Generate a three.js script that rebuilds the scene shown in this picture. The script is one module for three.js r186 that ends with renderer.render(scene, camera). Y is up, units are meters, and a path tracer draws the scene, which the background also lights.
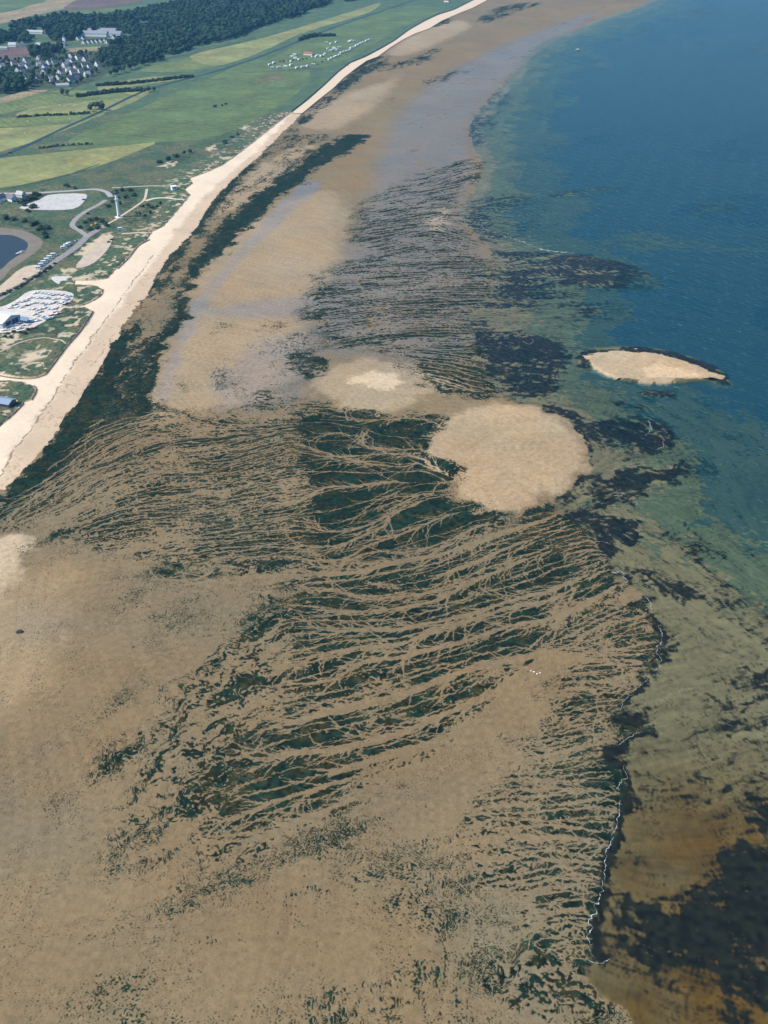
import * as THREE from 'three';
import { Sky } from 'three/addons/objects/Sky.js';
import { mergeGeometries } from 'three/addons/utils/BufferGeometryUtils.js';

// ------------------------------------------------------------------ camera, sky, sun, exposure
const H = 330, F = 1000, PITCH = THREE.MathUtils.degToRad(32.7), W0 = 768, H0 = 1024;
const scene = new THREE.Scene();
const camera = new THREE.PerspectiveCamera(2 * Math.atan(H0 / 2 / F) * 180 / Math.PI, W0 / H0, 1, 60000);
camera.position.set(0, H, 0);
camera.lookAt(0, H - Math.sin(PITCH) * 100, -Math.cos(PITCH) * 100);

const sunDir = new THREE.Vector3(-0.90, 1.05, 0.16).normalize();
const sky = new Sky();
sky.name = 'sky'; sky.scale.setScalar(50000);
sky.material.uniforms.sunPosition.value.copy(sunDir);
sky.material.uniforms.turbidity.value = 2;
sky.material.uniforms.rayleigh.value = 1.8;
sky.material.uniforms.mieCoefficient.value = 0.004;
sky.material.uniforms.cloudCoverage.value = 0;
sky.userData.kind = 'structure';
scene.add(sky);
scene.environmentIntensity = 0.11;
const sun = new THREE.DirectionalLight(0xfff0d8, 4.6);
sun.position.copy(sunDir).multiplyScalar(3000).add(new THREE.Vector3(0, 0, -900));
sun.target.position.set(0, 0, -900); scene.add(sun, sun.target);
sun.castShadow = true; sun.shadow.mapSize.set(4096, 4096);
Object.assign(sun.shadow.camera, { left: -2000, right: 2000, top: 2000, bottom: -2000, near: 10, far: 8000 });
scene.fog = new THREE.FogExp2(new THREE.Color().setRGB(0.18, 0.58, 1.0), 0.000055);
const renderer = new THREE.WebGLRenderer({ antialias: true });
renderer.toneMapping = THREE.LinearToneMapping;
renderer.toneMappingExposure = 1.35;
renderer.shadowMap.enabled = true;

// ------------------------------------------------------------------ helpers
let seed = 12345;
const rnd = () => { seed = (seed * 1664525 + 1013904223) >>> 0; return seed / 4294967296; };
const rr = (a, b) => a + (b - a) * rnd();
const clamp = (x, a = 0, b = 1) => x < a ? a : x > b ? b : x;
const sst = (a, b, x) => { const t = clamp((x - a) / (b - a)); return t * t * (3 - 2 * t); };
const mix = (a, b, t) => a + (b - a) * t;
const SP = Math.sin(PITCH), CP = Math.cos(PITCH);
// a place seen at pixel (px, py) of the photograph, standing on ground of height h: [x, distance]
function G(px, py, h = 0) {
  const u = (px - W0 / 2) / F, v = (py - H0 / 2) / F;
  const down = SP + v * CP, fwd = CP - v * SP, t = (H - h) / down;
  return [u * t, fwd * t];
}
const P = (px, py, h = 0) => { const [x, d] = G(px, py, h); return new THREE.Vector3(x, h, -d); };
const GL = (list, h = 0) => list.map(([a, b]) => G(a, b, h));

// lattice noise
const NT = 512, tab = new Float32Array(NT * NT);
for (let i = 0; i < tab.length; i++) tab[i] = rnd();
function vn(x, y) {
  const ix = Math.floor(x), iy = Math.floor(y); let fx = x - ix, fy = y - iy;
  fx = fx * fx * (3 - 2 * fx); fy = fy * fy * (3 - 2 * fy);
  const x0 = ix & 511, x1 = (ix + 1) & 511, y0 = (iy & 511) << 9, y1 = ((iy + 1) & 511) << 9;
  const a = tab[y0 + x0], b = tab[y0 + x1], c = tab[y1 + x0], e = tab[y1 + x1];
  return a + (b - a) * fx + (c - a + (a - b - c + e) * fx) * fy;
}
const fbm = (x, y, o = 4) => { let s = 0, a = 0.5, n = 0; for (let i = 0; i < o; i++) { s += a * vn(x, y); n += a; a *= 0.5; x = x * 2.03 + 17.3; y = y * 2.03 + 5.9; } return s / n; };

// a patch of ground: x0..x0+w, distance d0..d0+h
const Tile = (x0, d0, w, h) => ({ x0, d0, w, h });
function raster(tile, n, draw) {
  const cv = document.createElement('canvas'); cv.width = cv.height = n;
  const c = cv.getContext('2d'); c.fillStyle = '#000'; c.fillRect(0, 0, n, n); c.fillStyle = c.strokeStyle = '#fff'; c.lineJoin = c.lineCap = 'round';
  draw(c, (x, d) => [(x - tile.x0) / tile.w * n, (d - tile.d0) / tile.h * n], n / tile.w, n / tile.h);
  const im = c.getImageData(0, 0, n, n).data, out = new Float32Array(n * n);
  for (let i = 0; i < out.length; i++) out[i] = im[i * 4] / 255;
  return out;
}
const fillPoly = (c, m, pts) => { c.beginPath(); pts.forEach((p, i) => { const q = m(p[0], p[1]); i ? c.lineTo(q[0], q[1]) : c.moveTo(q[0], q[1]); }); c.closePath(); c.fill(); };
function boxBlur(a, n, rx, ry) {
  const t = new Float32Array(n * n);
  for (let pass = 0; pass < 2; pass++) {
    let r = Math.max(0, Math.round(rx));
    for (let y = 0; y < n; y++) { let s = 0; const o = y * n; for (let k = -r; k <= r; k++) s += a[o + clamp(k, 0, n - 1)]; for (let x = 0; x < n; x++) { t[o + x] = s / (2 * r + 1); s += a[o + Math.min(n - 1, x + r + 1)] - a[o + Math.max(0, x - r)]; } }
    r = Math.max(0, Math.round(ry));
    for (let x = 0; x < n; x++) { let s = 0; for (let k = -r; k <= r; k++) s += t[clamp(k, 0, n - 1) * n + x]; for (let y = 0; y < n; y++) { a[y * n + x] = s / (2 * r + 1); s += t[Math.min(n - 1, y + r + 1) * n + x] - t[Math.max(0, y - r) * n + x]; } }
  }
  return a;
}
function edt1(f, n, out, v, z, s2) {
  let k = 0; v[0] = 0; z[0] = -1e20; z[1] = 1e20;
  for (let q = 1; q < n; q++) {
    let s; do { const p = v[k]; s = ((f[q] + q * q * s2) - (f[p] + p * p * s2)) / (2 * s2 * (q - p)); } while (s <= z[k] && --k >= 0);
    k++; v[k] = q; z[k] = s; z[k + 1] = 1e20;
  }
  k = 0; for (let q = 0; q < n; q++) { while (z[k + 1] < q) k++; out[q] = (q - v[k]) * (q - v[k]) * s2 + f[v[k]]; }
}
function dist2(mask, n, inside, sx, sy) {
  const g = new Float64Array(n * n), f = new Float64Array(n), o = new Float64Array(n), v = new Int32Array(n), z = new Float64Array(n + 1);
  for (let i = 0; i < g.length; i++) g[i] = (mask[i] > 0.5) === inside ? 0 : 1e9;
  for (let x = 0; x < n; x++) { for (let y = 0; y < n; y++) f[y] = g[y * n + x]; edt1(f, n, o, v, z, sy * sy); for (let y = 0; y < n; y++) g[y * n + x] = o[y]; }
  for (let y = 0; y < n; y++) { for (let x = 0; x < n; x++) f[x] = g[y * n + x]; edt1(f, n, o, v, z, sx * sx); for (let x = 0; x < n; x++) g[y * n + x] = o[x]; }
  return g;
}
// signed distance in metres to an outline, positive inside
function sdf(tile, n, polys) {
  const m = raster(tile, n, (c, mp) => polys.forEach((p) => fillPoly(c, mp, p)));
  const sx = tile.w / n, sy = tile.h / n, a = dist2(m, n, false, sx, sy), b = dist2(m, n, true, sx, sy), out = new Float32Array(n * n);
  for (let i = 0; i < out.length; i++) out[i] = Math.min(2000, Math.sqrt(a[i])) - Math.min(2000, Math.sqrt(b[i]));
  return out;
}
const look = (a, n, tile) => (x, d) => {
  let u = (x - tile.x0) / tile.w * n - 0.5, v = (d - tile.d0) / tile.h * n - 0.5;
  u = u < 0 ? 0 : u > n - 1.001 ? n - 1.001 : u; v = v < 0 ? 0 : v > n - 1.001 ? n - 1.001 : v;
  const i = u | 0, j = v | 0, fx = u - i, fy = v - j, o = j * n + i;
  return (a[o] * (1 - fx) + a[o + 1] * fx) * (1 - fy) + (a[o + n] * (1 - fx) + a[o + n + 1] * fx) * fy;
};
const toS = (x) => { x = clamp(x); return 255 * (x <= 0.0031308 ? x * 12.92 : 1.055 * Math.pow(x, 1 / 2.4) - 0.055); };
const TOS = new Uint8Array(4097); for (let i = 0; i <= 4096; i++) TOS[i] = Math.round(toS(i / 4096));
const s8 = (x) => TOS[(x <= 0 ? 0 : x >= 1 ? 1 : x) * 4096 | 0];
function colourTex(n, data, repeat) {
  const t = new THREE.DataTexture(data, n, n, THREE.RGBAFormat); t.colorSpace = THREE.SRGBColorSpace; t.magFilter = THREE.LinearFilter; t.minFilter = THREE.LinearMipmapLinearFilter; t.generateMipmaps = true;
  t.wrapS = t.wrapT = repeat ? THREE.RepeatWrapping : THREE.ClampToEdgeWrapping; t.needsUpdate = true; return t;
}
function dataTex(n, data, repeat) { const t = colourTex(n, data, repeat); t.colorSpace = THREE.NoColorSpace; return t; }
function tileable(n, cells, fn) {   // repeating colour: fn(noise, x, y) -> [r, g, b] linear
  const data = new Uint8Array(n * n * 4), per = (x, y, c) => { let s = 0, a = 0.5, k = 0; for (let o = 0; o < 4; o++) { const q = c << o; const X = x * q, Y = y * q, ix = Math.floor(X), iy = Math.floor(Y); let fx = X - ix, fy = Y - iy; fx = fx * fx * (3 - 2 * fx); fy = fy * fy * (3 - 2 * fy); const T = (i, j) => tab[((j % q) * 37 + o * 91 & 511) * 512 + ((i % q) * 13 + o * 57 & 511)]; s += a * mix(mix(T(ix, iy), T(ix + 1, iy), fx), mix(T(ix, iy + 1), T(ix + 1, iy + 1), fx), fy); k += a; a *= 0.55; } return s / k; };
  for (let j = 0; j < n; j++) for (let i = 0; i < n; i++) { const c = fn(per(i / n, j / n, cells), i / n, j / n, per); const o = (j * n + i) * 4; data[o] = s8(c[0]); data[o + 1] = s8(c[1]); data[o + 2] = s8(c[2]); data[o + 3] = 255; }
  return colourTex(n, data, true);
}
const taken = new Map();
function numbered(name) { const k = taken.get(name) || 0; taken.set(name, k + 1); return k ? name + '_' + String(k).padStart(3, '0') : name; }
function tag(o, label, category, group, kind) { if (label) o.userData.label = label; if (category) o.userData.category = category; if (group) o.userData.group = group; if (kind) o.userData.kind = kind; return o; }
function mesh(name, geo, mat, parent) { const m = new THREE.Mesh(geo, mat); m.name = parent ? name : numbered(name); m.castShadow = m.receiveShadow = true; (parent || scene).add(m); return m; }
function group(name, pos, turn = 0) { const g = new THREE.Group(); g.name = numbered(name); g.position.copy(pos); g.rotation.y = turn; scene.add(g); return g; }
function copyOf(src, pos, turn, scale = 1) { const c = src.clone(); c.name = numbered(src.name.replace(/_\d{3}$/, '')); c.position.copy(pos); c.rotation.y = turn; c.scale.setScalar(scale); c.userData = { ...src.userData }; scene.add(c); return c; }
const structure = (o, label) => { o.userData.kind = 'structure'; if (label) o.userData.label = label; return o; };
const std = (r, g, b, rough = 0.9, extra = {}) => new THREE.MeshStandardMaterial({ color: new THREE.Color().setRGB(r, g, b), roughness: rough, side: THREE.DoubleSide, ...extra });
function bx(w, h, l, x = 0, y = 0, z = 0) { const g = new THREE.BoxGeometry(w, h, l); g.translate(x, y, z); return g; }
// a height field over part of a patch
function field(x0, d0, w, h, nx, ny, hf, tile, keep) {
  const pos = new Float32Array((nx + 1) * (ny + 1) * 3), uv = new Float32Array((nx + 1) * (ny + 1) * 2), idx = [];
  const ok = keep && new Uint8Array((nx + 1) * (ny + 1));
  for (let j = 0, k = 0; j <= ny; j++) for (let i = 0; i <= nx; i++, k++) {
    const x = x0 + w * i / nx, d = d0 + h * j / ny;
    pos[k * 3] = x; pos[k * 3 + 1] = hf(x, d); pos[k * 3 + 2] = -d;
    uv[k * 2] = (x - tile.x0) / tile.w; uv[k * 2 + 1] = (d - tile.d0) / tile.h;
    if (keep) ok[k] = keep(x, d) ? 1 : 0;
  }
  for (let j = 0; j < ny; j++) for (let i = 0; i < nx; i++) {
    const a = j * (nx + 1) + i, b = a + 1, c = a + nx + 1, e = c + 1;
    if (keep && !(ok[a] | ok[b] | ok[c] | ok[e])) continue;
    idx.push(a, b, c, b, e, c);
  }
  const g = new THREE.BufferGeometry();
  g.setAttribute('position', new THREE.BufferAttribute(pos, 3)); g.setAttribute('uv', new THREE.BufferAttribute(uv, 2)); g.setIndex(idx); g.computeVertexNormals();
  return g;
}
// a flat sheet from an outline [x, d], uv in metres / size
function sheet(pts, y, size = 1) {
  const s = new THREE.Shape(pts.map(([x, d]) => new THREE.Vector2(x, d)));
  const g = new THREE.ShapeGeometry(s), p = g.attributes.position, uv = g.attributes.uv;
  for (let i = 0; i < p.count; i++) { const x = p.getX(i), d = p.getY(i); uv.setXY(i, x / size, d / size); p.setXYZ(i, x, typeof y === 'function' ? y(x, d) : y, -d); }
  g.computeVertexNormals(); return g;
}
function smooth(pts, per = 8, closed = false) {
  const c = new THREE.CatmullRomCurve3(pts.map(([x, d]) => new THREE.Vector3(x, 0, d)), closed, 'centripetal');
  return c.getPoints(pts.length * per).map((p) => [p.x, p.z]);
}
// a strip along a line, following the ground
function strip(pts, width, hf, size = 1, ragged = 0) {
  const pos = [], uv = [], idx = []; let len = 0;
  for (let i = 0; i < pts.length; i++) {
    const a = pts[Math.max(0, i - 1)], b = pts[Math.min(pts.length - 1, i + 1)], l = Math.hypot(b[0] - a[0], b[1] - a[1]) || 1, nx = -(b[1] - a[1]) / l, nd = (b[0] - a[0]) / l;
    if (i) len += Math.hypot(pts[i][0] - pts[i - 1][0], pts[i][1] - pts[i - 1][1]);
    const w = typeof width === 'function' ? width(i / (pts.length - 1)) : width;
    for (const s of [-1, 1]) { const k = w / 2 * s * (1 + ragged * (rnd() - 0.5)), x = pts[i][0] + nx * k, d = pts[i][1] + nd * k; pos.push(x, hf(x, d), -d); uv.push(x / size, d / size); }
    if (i) { const o = i * 2; idx.push(o - 2, o - 1, o, o - 1, o + 1, o); }
  }
  const g = new THREE.BufferGeometry(); g.setAttribute('position', new THREE.Float32BufferAttribute(pos, 3)); g.setAttribute('uv', new THREE.Float32BufferAttribute(uv, 2)); g.setIndex(idx); g.computeVertexNormals(); return g;
}

// ------------------------------------------------------------------ outlines read off the photograph (pixels), turned into places on the ground
const SL = -0.35, LAND = 3;
const shorePx = [[760, -30], [700, -14], [652, 0], [629, 10], [602, 18], [579, 28], [555, 37], [535, 47], [522, 60], [515, 70], [508, 79], [489, 100], [476, 113], [469, 127], [471, 140], [476, 153], [483, 163], [479, 180], [469, 197], [461, 207], [463, 222], [476, 233], [489, 247], [495, 262], [496, 273], [486, 299], [470, 319], [473, 336], [483, 353], [486, 369], [496, 389], [516, 402], [545, 408], [572, 424], [588, 444], [592, 458], [585, 476], [562, 492], [552, 503], [562, 514], [590, 528], [603, 552], [614, 574], [638, 592], [651, 610], [656, 632], [657, 650], [650, 672], [634, 690], [620, 703], [615, 716], [622, 724], [648, 721], [652, 727], [630, 736], [614, 746], [608, 762], [622, 772], [624, 786], [619, 800], [620, 820], [611, 840], [604, 860], [600, 880], [596, 900], [591, 920], [588, 942], [594, 956], [584, 966], [590, 985], [606, 1000], [630, 1012], [634, 1030], [640, 1080], [660, 1200]];
const seaPoly = [...smooth(GL(shorePx), 5), [220, -200], [9000, -200], [9000, 12000], [2600, 12000]];
const duneA = [[520, -20], [472, 0], [454, 9], [438, 14], [425, 20], [409, 29], [394, 40], [382, 47], [365, 56], [350, 62], [338, 71], [323, 85], [307, 99], [290, 112], [277, 122], [261, 135], [240, 152], [222, 165], [207, 172], [190, 178], [193, 183], [185, 189], [190, 194], [182, 204], [175, 213], [163, 226], [153, 231], [148, 239], [139, 244], [129, 256], [117, 268], [113, 272], [108, 278], [95, 280], [75, 280], [75, 284], [95, 285], [103, 289], [100, 295], [85, 303], [75, 306], [72, 307.5], [85, 306.5], [93, 311], [88, 319], [78, 333], [68, 344], [56, 360], [46, 373], [34, 377], [17, 377], [0, 373], [-25, 370]];
const duneB = [[-40, 377], [0, 379.5], [22, 381], [33, 385], [36, 390], [31, 399], [20, 404], [10, 416], [0, 424], [-30, 460], [-90, 540], [-200, 640]];
const duneEdge = GL(duneA, LAND), duneEdge2 = GL(duneB, LAND);
const landPoly = [...duneEdge, [-700, duneEdge[duneEdge.length - 1][1]], [-9000, 700], [-9000, 14000], [2200, 14000]];
const landPoly2 = [...duneEdge2, [-900, 380], [-900, duneEdge2[0][1]]];
const beachPx = [[545, -26], [488, 0], [473, 8], [458, 14], [442, 21], [429, 29], [415, 34], [403, 40], [390, 48], [378, 57], [367, 61], [357, 68], [344, 78], [334, 88], [319, 100], [302, 114], [292, 124], [277, 139], [261, 155], [247, 167], [233, 180], [213, 200], [197, 227], [180, 247], [170, 256], [157, 276], [147, 296], [133, 316], [123, 326], [117, 339], [103, 363], [90, 384], [77, 403], [63, 423], [47, 446], [27, 469], [10, 489], [0, 503], [-30, 540], [-90, 620], [-180, 720]];
const beachEdge = GL(beachPx, 0);
const beachPoly = [...beachEdge, [-900, 380], [-9000, 500], [-9000, 14000], [2600, 14000]];

// how thick the weed lies on the flats: [outline, share of ground covered, blur in metres]
const W = (pts, val, blur) => ({ pts: GL(pts), val, blur });
const weed = [
  W([[0, 700], [120, 620], [300, 560], [620, 500], [700, 1100], [0, 1100]], 0.06, 20), W([[30, 790], [110, 620], [200, 575], [330, 570], [350, 720], [280, 930], [60, 900]], 0.13, 26),
  W([[60, 800], [150, 650], [300, 590], [330, 700], [240, 890], [90, 850]], 0.27, 18),
  W([[150, 780], [230, 640], [310, 590], [340, 700], [250, 850]], 0.5, 15),
  W([[40, 470], [120, 420], [300, 420], [320, 560], [200, 570], [110, 560], [40, 540]], 0.5, 20),
  W([[130, 500], [310, 470], [320, 545], [180, 545]], 0.62, 18), W([[250, 420], [320, 415], [330, 560], [240, 565]], 0.76, 14),
  W([[330, 270], [400, 255], [490, 258], [490, 300], [480, 395], [430, 385], [390, 350], [330, 345], [300, 320]], 0.52, 14),
  W([[400, 300], [490, 280], [490, 400], [440, 385], [420, 350]], 0.82, 10),
  W([[370, 200], [470, 160], [460, 210], [480, 250], [400, 265], [360, 250]], 0.5, 14),
  W([[440, 168], [482, 160], [478, 185], [450, 180]], 0.45, 8),
  W([[240, 320], [330, 330], [320, 350], [280, 400], [230, 400]], 0.14, 12),
  W([[250, 395], [320, 400], [340, 415], [240, 420]], 0.42, 5),
  W([[300, 568], [400, 562], [520, 528], [560, 542], [612, 572], [604, 598], [560, 620], [545, 642], [512, 680], [480, 712], [430, 752], [350, 802], [300, 832], [240, 852], [212, 842], [232, 802], [242, 762], [270, 722], [290, 682], [296, 640], [306, 600]], 0.93, 9),
  W([[330, 585], [520, 545], [560, 560], [540, 610], [470, 640], [330, 660]], 0.95, 6),
  W([[540, 640], [600, 605], [650, 610], [655, 650], [630, 690], [612, 720], [560, 700], [560, 670]], 0.80, 4),
  W([[470, 720], [560, 690], [612, 720], [606, 760], [622, 800], [604, 860], [590, 950], [560, 960], [500, 900], [460, 860]], 0.60, 10),
  W([[540, 740], [610, 740], [622, 800], [604, 860], [588, 950], [565, 930], [545, 850], [530, 800]], 0.84, 7),
  W([[500, 940], [585, 960], [630, 1010], [600, 1040], [480, 1020]], 0.34, 6),
  W([[300, 860], [420, 840], [470, 900], [460, 1000], [330, 1020]], 0.15, 14),
  W([[0, 600], [60, 600], [150, 640], [60, 760], [60, 1024], [-100, 1100], [-100, 600]], 0.02, 14),
  W([[478, 720], [512, 676], [545, 655], [585, 655], [560, 690], [520, 740], [470, 800], [420, 830], [440, 780]], 0.07, 5),
  W([[300, 413], [340, 411], [400, 415], [440, 413], [432, 440], [415, 450], [440, 460], [458, 476], [440, 488], [470, 505], [505, 520], [490, 530], [450, 542], [420, 547], [380, 560], [340, 560], [310, 540], [288, 515], [318, 495], [298, 470], [310, 450], [298, 435]], 0.985, 5),
  W([[530, 510], [560, 512], [600, 540], [616, 572], [640, 592], [600, 590], [560, 545], [520, 528]], 0.86, 4),
  W([[289, 357], [306, 353], [325, 358], [322, 370], [312, 380], [298, 376], [290, 366]], 0.84, 4),
  // wet channels between the beach and the flats
  W([[256, 161], [216, 200], [172, 258], [148, 298], [134, 322], [150, 330], [180, 322], [182, 306], [190, 285], [205, 255], [238, 220], [262, 190], [300, 160], [312, 150], [290, 148]], 0.26, 4),
  W([[366, 135], [356, 147], [333, 160], [309, 173], [306, 183], [289, 190], [276, 203], [256, 222], [240, 235], [217, 258], [202, 256], [219, 228], [238, 210], [252, 198], [275, 180], [300, 163], [323, 147], [345, 135]], 0.985, 4),
  W([[217, 256], [200, 273], [190, 289], [185, 306], [193, 313], [180, 326], [170, 339], [160, 363], [157, 383], [157, 406], [163, 416], [136, 420], [127, 403], [130, 379], [137, 356], [150, 338], [172, 318], [176, 306], [181, 291], [190, 267], [202, 254]], 0.99, 3),
  W([[146, 296], [160, 292], [168, 300], [150, 318], [140, 318]], 0.1, 4),
  W([[133, 330], [150, 345], [140, 380], [138, 415], [130, 440], [112, 470], [95, 492], [60, 512], [35, 522], [15, 528], [-60, 580], [-90, 620], [0, 503], [47, 446], [90, 384], [117, 339]], 0.88, 3),
  W([[256, 163], [236, 182], [218, 202], [203, 230], [186, 252], [163, 280], [152, 298], [142, 316], [130, 330], [140, 300], [152, 272], [175, 244], [193, 222], [213, 195], [240, 170]], 0.88, 3),
  W([[133, 318], [140, 324], [130, 352], [115, 390], [100, 414], [87, 436], [70, 459], [53, 477], [32, 499], [-2, 522], [-60, 590], [-90, 620], [0, 503], [47, 446], [90, 384], [117, 339]], 0.995, 2.5),
  W([[292, 125], [309, 111], [327, 96], [344, 80], [352, 71], [359, 80], [342, 92], [327, 105], [311, 119], [302, 123]], 0.8, 5), W([[280, 140], [292, 128], [298, 132], [286, 144], [266, 158], [262, 156]], 0.7, 4),
  W([[356, 63], [382, 56], [389, 62], [369, 72], [353, 78]], 0.85, 4),
  W([[400, 62], [420, 55], [440, 48], [436, 55], [405, 68], [380, 72]], 0.6, 8),
  W([[436, 22], [450, 18], [446, 24], [434, 27]], 0.8, 5),
  W([[480, 18], [510, 4], [540, 2], [505, 16], [482, 24]], 0.55, 10),
  W([[420, 80], [465, 70], [462, 74], [425, 86]], 0.4, 6),
  W([[258, 134], [268, 126], [300, 133], [330, 135], [300, 148], [262, 152]], 0.4, 5),
];
// seaweed and stones under the sea
const beds = [
  W([[600, 525], [660, 520], [790, 530], [790, 690], [700, 640], [640, 590]], 0.15, 14), W([[530, 262], [790, 275], [790, 350], [600, 335], [540, 330]], 0.16, 14), W([[690, 700], [790, 650], [790, 800], [690, 810]], 0.2, 12), W([[600, 400], [790, 400], [790, 470], [620, 470]], 0.1, 14), W([[690, 960], [790, 930], [800, 1060], [720, 1050]], 0.85, 10),
  W([[600, 45], [640, 25], [700, 5], [768, -20], [800, 20], [740, 30], [690, 38], [650, 42]], 0.7, 25),
  W([[700, 60], [740, 45], [800, 25], [800, 55], [745, 58]], 0.75, 20),
  W([[690, 150], [725, 135], [790, 120], [790, 150], [740, 158]], 0.75, 15),
  W([[560, 150], [600, 130], [648, 123], [640, 132], [610, 140]], 0.5, 12),
  W([[672, 208], [700, 198], [745, 190], [790, 195], [790, 222], [740, 222], [690, 217]], 0.85, 8),
  W([[545, 196], [580, 186], [632, 182], [625, 188], [580, 195]], 0.75, 6),
  W([[476, 100], [500, 90], [500, 120], [478, 150], [490, 165], [476, 160], [468, 130]], 0.5, 10),
  W([[470, 200], [535, 195], [545, 215], [490, 245], [462, 222]], 0.45, 10),
  W([[545, 252], [600, 255], [655, 270], [668, 285], [630, 290], [570, 283], [520, 270]], 0.8, 7),
  W([[494, 250], [530, 252], [560, 275], [540, 300], [500, 310], [475, 330], [470, 318], [486, 300]], 0.6, 8),
  W([[476, 330], [520, 330], [560, 342], [566, 365], [555, 390], [530, 402], [500, 395], [484, 365]], 0.85, 7),
  W([[560, 305], [600, 300], [640, 308], [620, 316], [580, 314]], 0.6, 6),
  W([[748, 310], [790, 300], [790, 325], [755, 322]], 0.9, 5),
  W([[578, 360], [586, 350], [612, 346], [650, 347], [690, 355], [726, 372], [728, 382], [716, 380], [690, 366], [640, 354], [600, 353], [588, 360], [582, 366]], 0.97, 1.6),
  W([[640, 388], [680, 390], [676, 396], [640, 394]], 0.8, 4),
  W([[545, 403], [560, 405], [592, 430], [598, 455], [588, 490], [556, 512], [545, 505], [584, 476], [590, 455], [575, 428]], 0.8, 3),
  W([[600, 420], [640, 416], [668, 424], [676, 440], [660, 450], [620, 450], [590, 440]], 0.85, 4),
  W([[690, 395], [720, 398], [728, 410], [700, 412]], 0.5, 6),
  W([[730, 426], [745, 428], [752, 450], [742, 460], [734, 445]], 0.5, 5),
  W([[560, 500], [600, 480], [650, 465], [682, 462], [672, 480], [640, 490], [650, 500], [610, 505], [580, 512]], 0.82, 4),
  W([[550, 510], [620, 512], [640, 540], [610, 560], [640, 590], [610, 580], [590, 540]], 0.85, 4),
  W([[612, 560], [640, 568], [680, 582], [722, 598], [720, 604], [680, 598], [650, 586], [640, 592]], 0.75, 4),
  W([[650, 606], [664, 622], [664, 650], [650, 678], [632, 698], [626, 712], [660, 718], [650, 732], [630, 740], [622, 760], [632, 775], [628, 800], [618, 830], [606, 880], [600, 930], [598, 960], [585, 970], [588, 920], [600, 860], [618, 800], [606, 760], [612, 716], [648, 672], [656, 632]], 0.93, 1.3),
  W([[664, 628], [680, 635], [682, 645], [670, 655], [662, 650]], 0.7, 2),
  W([[630, 700], [660, 700], [655, 708], [630, 708]], 0.75, 2),
  W([[720, 690], [790, 670], [790, 760], [730, 750]], 0.5, 8),
  W([[640, 765], [700, 770], [720, 790], [680, 810], [640, 800]], 0.36, 8),
  W([[625, 850], [650, 846], [660, 858], [640, 866]], 0.55, 4),
  W([[790, 800], [745, 830], [722, 858], [700, 885], [660, 888], [625, 905], [604, 930], [604, 956], [640, 972], [680, 985], [730, 1000], [800, 1010]], 0.80, 11),
  W([[790, 830], [740, 860], [730, 900], [700, 905], [650, 905], [625, 935], [640, 960], [700, 975], [800, 990]], 0.985, 12),
];
const shoals = [
  W([[576, 362], [586, 348], [612, 344], [650, 345], [690, 353], [728, 371], [730, 384], [714, 382], [690, 367], [640, 355], [600, 354], [588, 361], [582, 368]], 1, 4), W([[600, 232], [640, 222], [700, 228], [790, 240], [790, 262], [700, 254], [640, 246]], 0.5, 26), W([[620, 580], [700, 590], [790, 620], [790, 720], [600, 720]], 0.7, 30), W([[490, 250], [560, 250], [600, 300], [560, 400], [600, 440], [680, 430], [680, 500], [620, 520], [560, 510], [480, 320]], 0.55, 22),
];
const dry = [   // pale dry sand
  W([[318, 383], [330, 368], [360, 360], [400, 362], [440, 374], [462, 384], [430, 396], [380, 412], [340, 408]], 0.36, 5),
  W([[350, 379], [366, 373], [386, 374], [404, 383], [386, 389], [360, 388]], 1, 2.2),
  W([[428, 442], [455, 416], [500, 406], [545, 410], [575, 430], [589, 455], [578, 476], [552, 492], [520, 508], [498, 512], [470, 500], [444, 480], [424, 460]], 0.44, 5),
  W([[586, 357], [600, 351], [640, 351], [680, 359], [705, 368], [722, 376], [700, 380], [660, 383], [625, 380], [600, 371]], 0.6, 1),
  W([[640, 370], [660, 366], [700, 374], [685, 378], [650, 377]], 1, 1.5),
  W([[-80, 560], [0, 540], [28, 534], [20, 570], [8, 600], [-100, 700]], 0.75, 3),
  W([[0, 590], [60, 560], [70, 600], [40, 680], [0, 720], [-60, 700]], 0.2, 12),
  W([[160, 420], [170, 350], [210, 300], [300, 320], [300, 350], [270, 400], [200, 412]], 0.30, 10),
  W([[190, 290], [260, 215], [330, 190], [340, 250], [280, 320], [200, 305]], 0.28, 10),
  W([[258, 168], [300, 146], [312, 145], [300, 160], [250, 200], [215, 215]], 0.34, 5),
  W([[300, 125], [345, 95], [390, 80], [400, 72], [380, 100], [330, 130]], 0.32, 8),
  W([[390, 55], [420, 32], [460, 20], [470, 26], [440, 42], [400, 56]], 0.35, 8),
  W([[430, 215], [440, 207], [448, 220], [442, 234], [432, 230]], 0.4, 3),
];
const film = [   // a skin of standing water
  W([[300, 345], [350, 240], [400, 110], [470, 60], [540, 30], [600, 10], [560, 40], [500, 90], [470, 130], [480, 170], [462, 215], [495, 262], [484, 345], [440, 365]], 0.75, 18),
  W([[160, 410], [170, 350], [195, 300], [230, 260], [262, 222], [310, 180], [320, 185], [250, 250], [205, 310], [178, 370], [165, 412]], 0.9, 5),
  W([[200, 312], [290, 296], [350, 290], [340, 310], [240, 318]], 0.8, 5),
  W([[220, 370], [300, 330], [320, 350], [300, 400], [220, 410]], 0.8, 10),
];
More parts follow.
